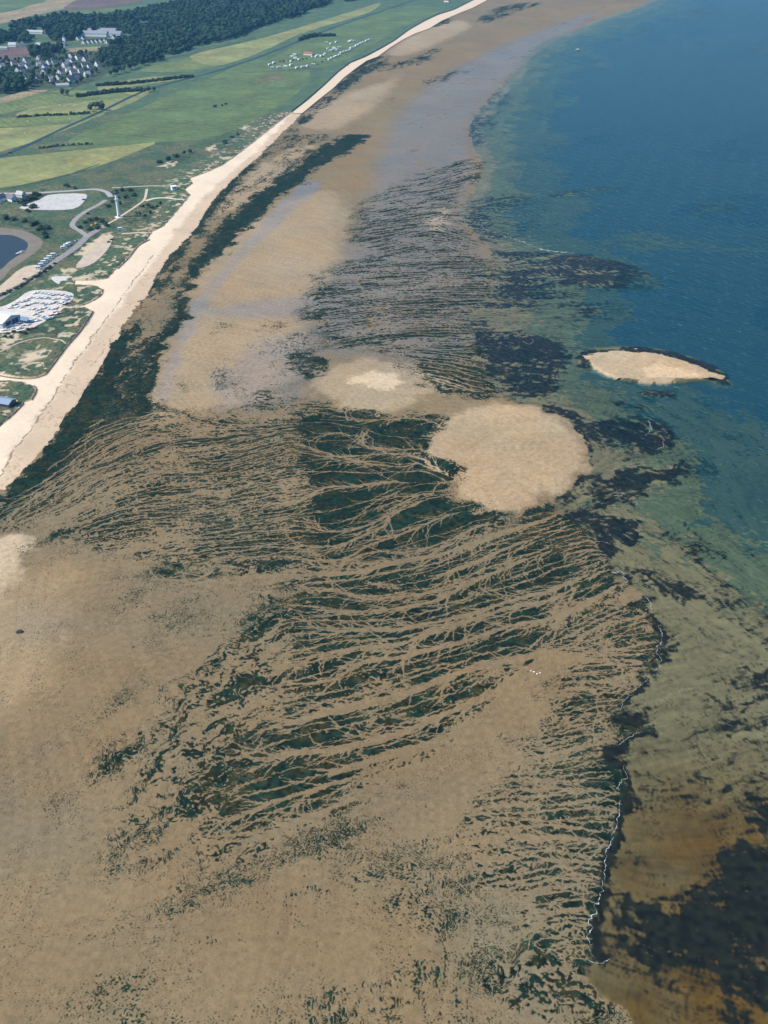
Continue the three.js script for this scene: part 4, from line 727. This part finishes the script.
house(P(63, 86.5, LAND), -1.4, 8, 22, 3, 'long low white barn below the largest village house', null, paleRoof, 'barn', 2.5, 1);
zoomPts([[540, 152], [568, 150], [594, 148], [620, 146], [648, 144], [676, 142], [502, 128], [534, 126], [690, 150], [730, 120]], 6.4, 0, 20).forEach(([x, y]) => house(P(x, y, LAND), -0.35, 8.5, 11, 4, 'white gabled cottage in a row below the grey roofed hall', 'row of white cottages'));
house(P(35, 33.5, LAND), 1.35, 9, 44, 4, 'long white building at the edge of the far wood', null, paleRoof, 'farm_building', 3.5);
house(P(42, 47, LAND), 1.2, 14, 26, 5, 'white hall with a pale grey roof beside the ploughed field', null, paleRoof, 'farm_building', 3.5);
house(P(13, 46.5, LAND), 1.4, 9, 18, 4, 'white farmhouse above the red brown field beside the wood', null, paleRoof, 'farmhouse');
house(P(23, 46, LAND), 0.3, 9, 13, 6, 'tall white farmhouse above the red brown field', null, slate, 'farmhouse');
house(P(3, 49, LAND), 1.5, 7, 22, 3, 'low white shed above the red brown ploughed field', null, paleRoof, 'shed', 2, 1);
house(P(62, 46, LAND), 1.5, 8, 16, 4, 'white house beside the white chapel tower', null);
for (const [x, y, l] of [[96, 36, 60], [103, 33, 70], [112, 36, 50]]) house(P(x, y, LAND), 1.4, 20, l, 6, 'large hall with wide grey roof behind the row of cottages', 'grey roofed halls', std(0.22, 0.24, 0.28, 0.6), 'hall', 5);
for (const [x, y] of [[172, 6], [168, 9], [153, 9.5]]) house(P(x, y, LAND), -0.4, 11, 16, 5, 'white house standing alone in the far wood', 'white houses in the wood');
{ const g = group('chapel', P(65, 45, LAND), -0.3); mesh('tower', bx(6, 15, 6, 0, 7.5, 0), whiteW, g); const c = new THREE.ConeGeometry(4.6, 5, 4); c.rotateY(Math.PI / 4); c.translate(0, 17.5, 0); mesh('spire', c, slate, g); mesh('wall', gable(8, 5, 14, 4).translate(0, 0, 10.1), whiteW, g); mesh('roof', roofGeo(8, 5, 14, 4).translate(0, 0, 10.1), slate, g); tag(g, 'white chapel with a square tower behind the village', 'chapel'); }
house(P(1, 201, LAND), -0.5, 8, 11, 4, 'white house beside the dark trees left of the car park', null);
house(P(12, 200.5, LAND), 0.9, 8, 12, 3.5, 'low white house with slate roof nearest the gravel car park', null);
house(P(21, 196.5, LAND), 1.2, 7, 9, 3, 'small white cottage by the lane above the car park', null, paleRoof);
house(P(400 / 5.9 + 241, 206 / 5.9 + 20, LAND), 1.2, 11, 20, 3.5, 'low campsite building with a reddish roof among caravans', null, redRoof, 'campsite_building', 2.5, 1);
house(P(447, 2, LAND), 1.0, 10, 16, 4, 'far white house beside the top of the beach', null, redRoof, 'house');
{ // boat shed
  const g = group('boat_shed', P(-6, 321, LAND), 1.15); const w = 22, l = 40, h = 5, r = 3.2;
  mesh('wall', gable(w, h, l, r), std(0.45, 0.47, 0.5), g); mesh('roof', roofGeo(w, h, l, r, 0.7, 0.3), std(0.74, 0.76, 0.78, 0.5), g);
  for (const s of [-1, 1]) mesh('door', bx(7, 4.4, 0.2, s * 4, 2.2, l / 2 + 0.08), std(0.03, 0.05, 0.10, 0.5), g);
  for (let k = 0; k < 5; k++) mesh('window', bx(0.15, 1.2, 3, w / 2 + 0.05, 3.2, -15 + k * 7.5), glassD, g);
  tag(g, 'large boat shed with a white roof and dark doors', 'boat shed');
  const t = group('canopy', P(26, 322, LAND), 1.15); mesh('roof', roofGeo(7, 2.8, 9, 1.4, 0.3, 0.15), std(0.12, 0.24, 0.38, 0.6), t); for (const [a, b] of [[-1, -1], [-1, 1], [1, -1], [1, 1]]) mesh('post', bx(0.16, 2.8, 0.16, a * 3.2, 1.4, b * 4.2), woodD, t); tag(t, 'blue canopy shelter beside the boat shed', 'canopy');
}
{ // hut with blue roof
  const g = group('beach_hut', P(4, 404, LAND), 1.25); mesh('wall', gable(9, 3, 15, 1.6), std(0.10, 0.10, 0.11), g); mesh('roof', roofGeo(9, 3, 15, 1.6, 0.7, 0.2), std(0.20, 0.28, 0.40, 0.55), g);
  for (const k of [-4, 0, 4]) mesh('window', bx(0.12, 1.2, 1.8, 4.56, 1.7, k), glassD, g); mesh('door', bx(1.2, 2.1, 0.12, 0, 1.05, 7.55), woodD, g); tag(g, 'dark hut with a blue grey roof at the dune edge', 'hut');
}
{ const g = group('lookout_hut', P(174, 190, LAND), 0.5); mesh('wall', bx(6, 4.6, 6, 0, 2.3, 0), whiteW, g); mesh('roof', bx(6.8, 0.35, 6.8, 0, 4.78, 0), std(0.7, 0.7, 0.68), g); mesh('window', bx(4.4, 0.9, 0.1, 0, 3.4, 3.04), glassD, g); mesh('door', bx(1, 2.1, 0.1, 1.4, 1.05, 3.04), woodD, g); tag(g, 'small square white hut at the edge of the beach', 'hut'); }
{ // tower
  const g = group('tower', P(119, 217, LAND), 0.2);
  const prof = [[2.6, 0], [2.6, 0.6], [1.75, 0.9], [1.35, 16], [1.25, 25]]; mesh('shaft', new THREE.LatheGeometry(prof.map((p) => new THREE.Vector2(...p)), 20), whiteW, g);
  const bal = new THREE.LatheGeometry([[1.3, 18.6], [2.2, 19.1], [2.2, 20.3], [2.05, 20.3], [2.05, 19.3], [1.25, 19.3]].map((p) => new THREE.Vector2(...p)), 20); mesh('gallery', bal, whiteW, g);
  const hd = mesh('lantern', new THREE.CylinderGeometry(1.5, 1.5, 2.2, 14).translate(0, 26.1, 0), glassD, g); mesh('cap', new THREE.ConeGeometry(1.9, 1.6, 14).translate(0, 28, 0), std(0.08, 0.08, 0.09), hd);
  mesh('base_slab', new THREE.CylinderGeometry(4.5, 4.8, 0.35, 24).translate(0, 0.17, 0), std(0.6, 0.58, 0.54), g); mesh('door', bx(1.1, 2.2, 0.2, 0, 1.9, 1.72), woodD, g);
  tag(g, 'tall slender white tower beside the dune path', 'tower');
  const f = group('flagpole', P(138.5, 214.5, LAND)); mesh('pole', new THREE.CylinderGeometry(0.12, 0.28, 11, 8).translate(0, 5.5, 0), std(0.6, 0.6, 0.6), f); mesh('finial', new THREE.SphereGeometry(0.3, 10, 8).translate(0, 11.1, 0), std(0.6, 0.6, 0.6), f); mesh('foot', new THREE.CylinderGeometry(0.8, 0.9, 0.4, 10).translate(0, 0.2, 0), std(0.5, 0.5, 0.48), f); tag(f, 'thin grey pole in the dune grass', 'pole');
}

// ------------------------------------------------------------------ vehicles
const prism = (pts, w) => { const g = new THREE.ExtrudeGeometry(new THREE.Shape(pts.map((p) => new THREE.Vector2(...p))), { depth: w - 0.16, bevelEnabled: true, bevelSize: 0.08, bevelThickness: 0.08, bevelSegments: 2 }); g.translate(0, 0, -w / 2 + 0.08); return g; };
const tyreM = std(0.02, 0.02, 0.02), rimM = std(0.4, 0.4, 0.42, 0.4, { metalness: 0.5 }), tyreG = new THREE.CylinderGeometry(0.34, 0.34, 0.22, 14).rotateX(Math.PI / 2), rimG = new THREE.CylinderGeometry(0.2, 0.2, 0.24, 10).rotateX(Math.PI / 2);
function wheels(g, xs, z) { for (const x of xs) for (const s of [-1, 1]) { const t = mesh('wheel', tyreG, tyreM, g); t.position.set(x, 0.34, s * z); mesh('rim', rimG, rimM, t); } }
function car(paint, label, grp, cat, pos, turn, kind) {
  const g = group(kind === 'van' ? 'camper_van' : kind === 'caravan' ? 'caravan' : 'car', pos, turn), pm = std(...paint, 0.35);
  if (kind === 'van') { mesh('body', prism([[-3.1, 0.4], [3.0, 0.4], [3.1, 1.3], [2.3, 1.5], [1.8, 2.5], [1.5, 2.95], [-3.1, 2.95]], 2.2), pm, g); mesh('windscreen', bx(0.1, 0.9, 1.8, 0, 0, 0).rotateZ(0.45).translate(2.14, 2.02, 0), glassD, g); for (const s of [-1, 1]) for (const x of [-1.6, 0.4]) mesh('window', bx(1.2, 0.6, 0.06, x, 2.1, s * 1.11), glassD, g); wheels(g, [-2, 2], 1.0); }
  else if (kind === 'caravan') { mesh('body', prism([[-2.6, 0.55], [2.5, 0.55], [2.8, 1.4], [2.4, 2.5], [-2.3, 2.6], [-2.7, 1.6]], 2.2), pm, g); for (const s of [-1, 1]) for (const x of [-1.3, 1.1]) mesh('window', bx(1.2, 0.65, 0.06, x, 1.75, s * 1.11), glassD, g); mesh('drawbar', bx(1.4, 0.1, 0.12, 3.2, 0.5, 0), tyreM, g); wheels(g, [-0.2], 1.0); }
  else { mesh('body', prism([[-2, 0.3], [2.05, 0.3], [2.1, 0.75], [1.1, 0.92], [-1.9, 0.95], [-2.05, 0.7]], 1.75), pm, g); mesh('cabin', prism([[-1.75, 0.93], [1.05, 0.93], [0.45, 1.45], [-1.3, 1.47]], 1.5), glassD, g); mesh('roof', bx(1.6, 0.05, 1.3, -0.45, 1.49, 0), pm, g); wheels(g, [-1.3, 1.3], 0.8); }
  return tag(g, label, cat, grp);
}
const van0 = car([0.82, 0.82, 0.80], 'white camper van parked in the row beside the coast road', 'camper vans by the coast road', 'van', P(39, 269, LAND), 0.2, 'van');
for (const [x, y] of [[42, 266], [44.5, 263.5], [47.5, 261], [50.5, 258.5], [54, 256]]) copyOf(van0, P(x, y, LAND), rr(0, 0.4));
for (const [x, y] of [[64, 249], [67, 246.5], [69.5, 245]]) tag(copyOf(van0, P(x, y, LAND), rr(0.4, 0.9)), 'white camper van in the small group near the lane junction', 'van', 'camper vans near the lane junction');
tag(copyOf(van0, P(121, 230, LAND), 0.3), 'lone white van at the end of the sand path', 'van'); delete scene.children[scene.children.length - 1].userData.group;
car([0.03, 0.04, 0.08], 'dark car on the coast road beside the camper vans', null, 'car', P(55, 264, LAND), 0.8, 'car');
car([0.02, 0.02, 0.03], 'black car parked on the sandy verge by the pond', null, 'car', P(25, 279.5, LAND), 0.3, 'car');
car([0.03, 0.035, 0.04], 'dark car on the curving lane', null, 'car', P(88, 214, LAND), 0.6, 'car');
const carD = car([0.02, 0.025, 0.04], 'dark car parked at the top of the sandy lot', 'cars on the sandy lot', 'car', P(112, 240, LAND), 0.3, 'car'); copyOf(carD, P(109, 242.5, LAND), 0.3);
car([0.03, 0.05, 0.09], 'dark blue car parked at the edge of the gravel car park', null, 'car', P(84, 200, LAND), 0.4, 'car');
car([0.05, 0.05, 0.06], 'dark car beside the foot of the lane behind the tower', null, 'car', P(116, 190.5, LAND), 0.4, 'car');
car([0.7, 0.7, 0.7], 'silver car on the lane near the gorse bushes', null, 'car', P(77, 241, LAND), 0.7, 'car');
car([0.02, 0.02, 0.02], 'dark car on the long ditch lane', null, 'car', P(10, 153, LAND), 0.5, 'car');
for (const [x, y, c, l] of [[342, 66, [0.35, 0.09, 0.05], 'reddish car parked on the narrow beach'], [347, 65.2, [0.4, 0.2, 0.12], 'tan car parked beside the reddish car on the beach']]) { const o = car(c, l, null, 'car', P(x, y, 2), 0.3, 'car'); o.position.y = 1.12; o.scale.setScalar(1.3); }
const carv0 = car([0.82, 0.82, 0.80], 'white caravan in the campsite beside the dunes', 'caravans in the campsite', 'caravan', P(190 / 5.9 + 240, 287 / 5.9 + 20, LAND), 0.1, 'caravan'); carv0.scale.setScalar(1.35);
zoomPts([[230, 286], [268, 281], [302, 272], [200, 258], [176, 268], [322, 210], [306, 220], [346, 240], [300, 250], [326, 230], [336, 288], [372, 284], [396, 278], [432, 268], [422, 224], [460, 214], [492, 214], [450, 220], [480, 218], [500, 206], [520, 174], [546, 184], [536, 145], [510, 138], [568, 135], [588, 168], [640, 134], [656, 128], [676, 128], [575, 180], [555, 172], [532, 188]], 5.9, 240, 20).forEach(([x, y]) => copyOf(carv0, P(x, y, LAND), rr(-0.4, 1.8), rr(1.2, 1.6)));
for (let i = 0; i < 17; i++) { const t = i / 16; tag(copyOf(carv0, P(mix(330, 369, t) + rr(-0.7, 0.7), mix(60.5, 40.2, t) + rr(-0.6, 0.6), LAND), 0.55 + rr(-0.3, 0.3), rr(1.2, 1.6)), 'white caravan in the long straight row beside the beach', 'caravan', 'long row of caravans'); }
for (const [x, y, c] of [[318, 64.5, 0], [311, 66, 1], [304, 68, 0], [326, 60, 2], [298, 61, 1], [331, 56, 0], [341, 52, 2], [352, 47, 1], [346, 55, 0], [289, 70, 1]]) car([[0.03, 0.04, 0.08], [0.3, 0.3, 0.33], [0.02, 0.02, 0.02]][c], ['dark blue car parked among the caravans', 'grey car parked among the caravans', 'black car parked among the caravans'][c], ['dark blue campsite cars', 'grey campsite cars', 'black campsite cars'][c], 'car', P(x, y, LAND), rr(0, 1.5), 'car');
{ const g = group('tent', P(322, 62, LAND), 0.4); mesh('canvas', gable(4, 1.4, 5, 1.4), std(0.05, 0.07, 0.13), g); mesh('flap', bx(1.4, 1.7, 0.08, 0, 0.85, 2.55), std(0.1, 0.12, 0.2), g); tag(g, 'dark blue tent between the caravans', 'tent'); }

// ------------------------------------------------------------------ boats
function hullGeo(L, B, D) {
  const pos = [], idx = [], N = 12, K = 5;
  for (let i = 0; i <= N; i++) { const t = i / N, half = B / 2 * Math.pow(Math.sin(Math.PI * Math.min(1, 0.32 + 0.68 * t)), 0.7) + (t >= 0.999 ? 0.02 : 0); for (let k = 0; k <= K * 2; k++) { const a = (k / (K * 2) - 0.5) * 2; pos.push((t - 0.5) * L, D * (0.15 + 0.2 * t * t) + D * 0.85 * Math.pow(Math.abs(a), 1.6), half * Math.sign(a) * Math.pow(Math.abs(a), 0.6)); } }
  const R = K * 2 + 1; for (let i = 0; i < N; i++) for (let k = 0; k < R - 1; k++) { const a = i * R + k; idx.push(a, a + 1, a + R, a + 1, a + R + 1, a + R); }
  for (let k = 1; k < R - 2; k++) idx.push(0, k + 1, k); const g = new THREE.BufferGeometry(); g.setAttribute('position', new THREE.Float32BufferAttribute(pos, 3)); g.setIndex(idx); g.computeVertexNormals(); return g;
}
const hullG = hullGeo(6, 2.2, 0.95), deckG = (() => { const s = new THREE.Shape(); for (let i = 0; i <= 12; i++) { const t = i / 12, h = 1.0 * Math.pow(Math.sin(Math.PI * Math.min(1, 0.32 + 0.68 * t)), 0.7); i ? s.lineTo((t - 0.5) * 5.9, h) : s.moveTo((t - 0.5) * 5.9, h); } for (let i = 12; i >= 0; i--) { const t = i / 12; s.lineTo((t - 0.5) * 5.9, -1.0 * Math.pow(Math.sin(Math.PI * Math.min(1, 0.32 + 0.68 * t)), 0.7)); } const g = new THREE.ShapeGeometry(s); g.rotateX(-Math.PI / 2); g.translate(0, 1.0, 0); return g; })();
function boat(pos, turn, hullC, deckC, mast, label, grp, name = 'boat') {
  const g = group(name, pos, turn); mesh('hull', hullG, std(...hullC, 0.35), g); mesh('deck', deckG, std(...deckC, 0.7), g);
  mesh('cabin', prism([[-0.9, 1.0], [1.3, 1.0], [0.8, 1.65], [-0.8, 1.7]], 1.3), std(0.75, 0.75, 0.73, 0.4), g);
  if (mast) { mesh('mast', new THREE.CylinderGeometry(0.05, 0.07, 7, 6).translate(0.5, 4.6, 0), std(0.6, 0.6, 0.6, 0.4), g); mesh('boom', new THREE.CylinderGeometry(0.05, 0.05, 2.6, 6).rotateZ(Math.PI / 2).translate(-0.9, 2.0, 0), std(0.6, 0.6, 0.6), g); }
  else mesh('windscreen', bx(0.06, 0.45, 1.2, 1.1, 1.5, 0), glassD, g);
  if (name === 'boat') for (const s of [-1.3, 1.3]) mesh('cradle', bx(0.2, 0.35, 1.6, s, 0.1, 0), woodD, g);
  return tag(g, label, 'boat', grp);
}
{
  const kinds = [
    ['white boat with a white deck stored in the gravel yard', [0.82, 0.82, 0.80], [0.74, 0.74, 0.72], true], ['white motor boat stored in the gravel yard', [0.82, 0.82, 0.80], [0.7, 0.72, 0.74], false],
    ['white boat under a blue cover in the gravel yard', [0.80, 0.80, 0.80], [0.08, 0.22, 0.5], false], ['boat with a dark hull stored in the gravel yard', [0.03, 0.04, 0.06], [0.6, 0.6, 0.58], true], ['red boat at the edge of the gravel yard', [0.42, 0.06, 0.04], [0.5, 0.15, 0.1], false],
  ];
  const first = [];
  const put = (px, py, k, turn) => { const [lb, h, dk, m] = kinds[k], gr = ['white boats in the yard', 'white motor boats in the yard', 'blue covered boats in the yard', 'dark hulled boats in the yard', 'red boats in the yard'][k], p = P(px, py, LAND); p.y += 0.05; if (first[k]) copyOf(first[k], p, turn, rr(0.8, 1.15)); else first[k] = boat(p, turn, h, dk, m, lb, gr); };
  const z = [[300, 110, 0], [330, 105, 1], [365, 108, 0], [395, 112, 1], [430, 118, 0], [460, 125, 3], [490, 122, 2], [530, 125, 3], [565, 132, 0], [590, 140, 2], [575, 165, 2], [545, 160, 0], [505, 155, 1], [470, 160, 0], [435, 155, 2], [400, 150, 0], [365, 150, 2], [330, 150, 0], [295, 148, 2], [260, 150, 1], [230, 170, 2], [200, 180, 0], [165, 185, 0], [130, 205, 3], [100, 215, 0], [90, 235, 1], [150, 225, 0], [185, 230, 0], [220, 215, 3], [255, 205, 0], [290, 195, 1], [325, 190, 0], [360, 195, 0], [395, 205, 2], [430, 200, 0], [465, 190, 3], [500, 195, 0], [535, 190, 1], [560, 200, 3], [525, 225, 0], [490, 235, 0], [455, 245, 1], [420, 245, 0], [385, 235, 0], [350, 245, 0], [320, 255, 1], [290, 245, 0], [260, 245, 0], [345, 270, 3], [300, 290, 0], [330, 305, 0], [365, 310, 0], [395, 325, 2], [415, 330, 2], [440, 298, 4], [475, 270, 4], [490, 285, 0], [455, 315, 2], [300, 330, 1], [280, 350, 0], [320, 345, 0], [290, 405, 4], [240, 380, 0], [200, 385, 3], [160, 370, 3], [130, 385, 0], [90, 390, 0], [60, 400, 1], [30, 380, 0], [10, 400, 0], [45, 425, 0], [110, 410, 0], [170, 410, 0]];
  for (const [a, b, k] of z) put(a / 8.53 + 0.5, b / 8.53 + 280.8, k, rr(0.15, 0.75));
}
{ const b1 = boat(P(19, 254, LAND), 0.4, [0.8, 0.8, 0.8], [0.7, 0.7, 0.7], false, 'small white boat moored at the edge of the pond', 'boats on the pond', 'moored_boat'); b1.position.y = LAND + 0.02; const b2 = copyOf(b1, P(22, 252.5, LAND), 0.6); b2.position.y = LAND + 0.02; }
{ const b = boat(P(578, 50, SL), 0.1, [0.85, 0.85, 0.84], [0.75, 0.75, 0.73], false, 'small white boat alone on the open sea', null, 'motor_boat'); b.position.y = SL - 0.35; b.scale.setScalar(1.7); }

// ------------------------------------------------------------------ fences, rocks, cattle, foam
const fencePostG = bx(0.14, 1.3, 0.14, 0, 0.65, 0);
function fence(px, label) {
  const pts = smooth(GL(px, LAND), 12), g = group('dune_fence', new THREE.Vector3(pts[0][0], 0, -pts[0][1])), pal = []; let acc = 0, k = 0;
  for (let i = 1; i < pts.length; i++) {
    const [ax, ad] = pts[i - 1], [bx_, bd] = pts[i], L = Math.hypot(bx_ - ax, bd - ad), n = Math.max(1, Math.round(L / 0.35));
    for (let q = 0; q < n; q++) { const x = mix(ax, bx_, q / n), d = mix(ad, bd, q / n), y = Math.max(landY(x, d), beachY(x, d)), pg = bx(0.2, 1.15 + 0.1 * rnd(), 0.07, 0, 0.5, 0); pg.rotateY(Math.atan2(bd - ad, bx_ - ax)); pg.translate(x - pts[0][0], y, -d + pts[0][1]); pal.push(pg); acc += L / n; if (acc > 3) { acc = 0; const p = mesh('post', fencePostG, woodD, g); p.position.set(x - pts[0][0], y, -d + pts[0][1] + 0.15); } }
  }
  const m = mesh('paling', mergeGeometries(pal), std(0.055, 0.045, 0.035), g); m.userData.kind = 'stuff';
  return tag(g, label, 'fence');
}
fence([[103.5, 289], [100.5, 295.5], [85, 304], [77, 306.5]], 'dark paling fence round the rounded dune tip by the boat yard');
fence([[93.5, 311], [88.5, 319], [78.5, 333.5], [68.5, 344.5], [56.5, 360.5], [46, 373.8]], 'long dark paling fence along the dune edge above the beach');
fence([[46, 374], [34, 378], [17, 378], [-8, 374]], 'dark paling fence along the sandy beach access');
fence([[34, 385], [36.6, 390], [31.5, 399.5]], 'short dark paling fence at the dune tip beside the hut');
fence([[24, 403], [11, 416], [0, 425], [-14, 440]], 'dark paling fence below the hut beside the beach');
fence([[150, 239], [139.5, 245], [129.5, 257], [118, 268.5]], 'dark paling fence along the dunes above the sandy lot');
{ // dark lump on the sand
  const g = new THREE.IcosahedronGeometry(1, 3), p = g.attributes.position; for (let i = 0; i < p.count; i++) { const x = p.getX(i), y = p.getY(i), z = p.getZ(i), k = 0.75 + 0.6 * fbm(x * 1.7 + 9, z * 1.7 + y * 1.3 + 3, 3); p.setXYZ(i, x * k * 1.9, Math.max(-0.3, y * k * 0.9), z * k * 1.4); } g.computeVertexNormals();
  const o = mesh('rock', g, std(0.03, 0.032, 0.025)), [x, d] = G(20, 632); o.position.set(x, flatY(x, d) + 0.05, -d); tag(o, 'dark weedy rock lying alone on bare sand', 'rock');
  for (const [px, py, s] of [[534, 672, 0.22], [537, 674, 0.2], [540, 673, 0.18], [531, 671, 0.16]]) { const f = new THREE.SphereGeometry(1, 14, 10); f.scale(1.5, 0.8, 1); const q = mesh('float', f, std(0.82, 0.82, 0.8, 0.5)), [fx, fd] = G(px, py); q.position.set(fx, flatY(fx, fd) + s * 0.5, -fd); q.scale.setScalar(s * 1.6); tag(q, 'small white float lying on the sand tongue', 'float', 'white floats on the sand tongue'); }
}
{ // grazing cattle
  const body = new THREE.CapsuleGeometry(0.42, 1.15, 5, 10).rotateZ(Math.PI / 2).translate(0, 1.05, 0), neck = new THREE.CylinderGeometry(0.16, 0.26, 0.8, 8).rotateZ(-0.9).translate(1.15, 0.95, 0), head = new THREE.CapsuleGeometry(0.15, 0.35, 4, 8).rotateZ(0.5).translate(1.5, 0.55, 0), legs = [[-0.6, -0.22], [-0.6, 0.22], [0.6, -0.22], [0.6, 0.22]].map(([x, z]) => new THREE.CylinderGeometry(0.1, 0.07, 0.8, 7).translate(x, 0.4, z));
  const cg = mergeGeometries([body, neck, head, ...legs].map((q) => q.index ? q.toNonIndexed() : q)), cm = std(0.75, 0.72, 0.66); let c0;
  for (const [x, y] of [[8, 108], [14, 110], [22, 107], [30, 110], [37, 106], [44, 109], [52, 104], [60, 106], [68, 103], [5, 121], [15, 120], [28, 122], [36, 119], [49, 121], [58, 118], [70, 119], [80, 117], [75, 106], [85, 103], [100, 100], [110, 97], [12, 131], [25, 134], [40, 131]]) { const p = P(x, y, LAND); p.y += 0.15; if (c0) copyOf(c0, p, rr(0, 6), rr(1, 1.2)); else { c0 = mesh('cow', cg, cm); c0.position.copy(p); tag(c0, 'pale cow grazing in the pastures below the village', 'cow', 'grazing cattle'); } }
}
// foam
const foamM = std(0.56, 0.60, 0.62, 0.8);
function foam(px, w, wig, label, grp, y = SL + 0.04) {
  const base = smooth(GL(px, SL), 40), pts = []; let L = 0;
  for (let i = 0; i < base.length; i++) { if (i) L += Math.hypot(base[i][0] - base[i - 1][0], base[i][1] - base[i - 1][1]); const a = base[Math.max(0, i - 1)], b = base[Math.min(base.length - 1, i + 1)], l = Math.hypot(b[0] - a[0], b[1] - a[1]) || 1, k = ((vn(L / 2.6, px[0][0]) - 0.5) * 2 + (vn(L / 0.9, px[0][1]) - 0.5)) * wig; pts.push([base[i][0] - (b[1] - a[1]) / l * k, base[i][1] + (b[0] - a[0]) / l * k]); }
  const o = mesh('foam', strip(pts, (t) => w * 0.27 * Math.max(0.03, 2.3 * vn(t * 34, px[0][0]) - 0.85) * Math.min(1, t * 8, (1 - t) * 8) + 0.04, () => y, 1, 0.5), foamM); return tag(o, label, 'foam', grp, 'stuff');
}
const fl = 'thin white foam line where ripples reach the flats';
foam([[658, 625], [661, 640], [657, 652], [660, 662], [654, 672]], 0.5, 0.9, fl, 'foam lines'); foam([[650, 676], [640, 686], [634, 692]], 0.45, 0.8, fl, 'foam lines'); foam([[632, 694], [624, 702], [622, 708]], 0.4, 0.7, fl, 'foam lines');
foam([[640, 732], [628, 738], [617, 745]], 0.4, 0.6, fl, 'foam lines'); foam([[622, 766], [628, 774], [622, 782], [618, 790]], 0.4, 0.8, fl, 'foam lines'); foam([[619, 800], [618, 822], [612, 836]], 0.45, 0.6, fl, 'foam lines');
foam([[612, 836], [606, 852], [604, 866], [603, 880]], 0.6, 0.9, fl, 'foam lines'); foam([[603, 880], [600, 890], [602, 898], [597, 908], [592, 920], [590, 935], [591, 945]], 0.8, 1.2, fl, 'foam lines');
foam([[588, 962], [598, 964], [610, 958]], 0.5, 0.5, fl, 'foam lines'); foam([[626, 1016], [628, 1024], [632, 1032]], 0.6, 0.7, fl, 'foam lines');
foam([[600, 580], [612, 573], [620, 572], [626, 580], [612, 586]], 0.7, 1.3, fl, 'foam lines'); foam([[598, 585], [606, 578], [614, 570]], 0.6, 1.0, fl, 'foam lines'); foam([[644, 596], [650, 602], [652, 612]], 0.5, 0.7, fl, 'foam lines');
foam([[648, 420], [650, 428], [646, 436]], 0.7, 0.8, fl, 'foam lines'); foam([[656, 450], [662, 447], [663, 441]], 0.7, 0.6, fl, 'foam lines'); foam([[604, 470], [612, 470], [618, 467]], 0.6, 0.7, fl, 'foam lines'); foam([[608, 494], [620, 496], [626, 492]], 0.6, 0.7, fl, 'foam lines'); foam([[586, 544], [600, 541], [610, 545]], 0.6, 0.7, fl, 'foam lines');
foam([[522, 341], [530, 344], [534, 340]], 0.8, 0.8, fl, 'foam lines'); foam([[498, 285], [502, 290], [506, 289]], 0.9, 0.8, fl, 'foam lines'); foam([[712, 372], [716, 376], [720, 377]], 0.9, 0.5, fl, 'foam lines');
foam([[478, 226], [500, 234], [525, 243], [545, 250], [562, 252], [578, 253]], 2.2, 1.2, 'broken white wave crest running off the edge of the flats', null);
foam([[538, 249], [550, 251], [563, 252]], 3.5, 1.0, 'bright breaking white water on the wave crest', null, SL + 0.08);
foam([[465, 224], [474, 229], [484, 234]], 1.6, 1.0, 'white foam at the corner of the flats behind the wave', null);
renderer.render(scene, camera);
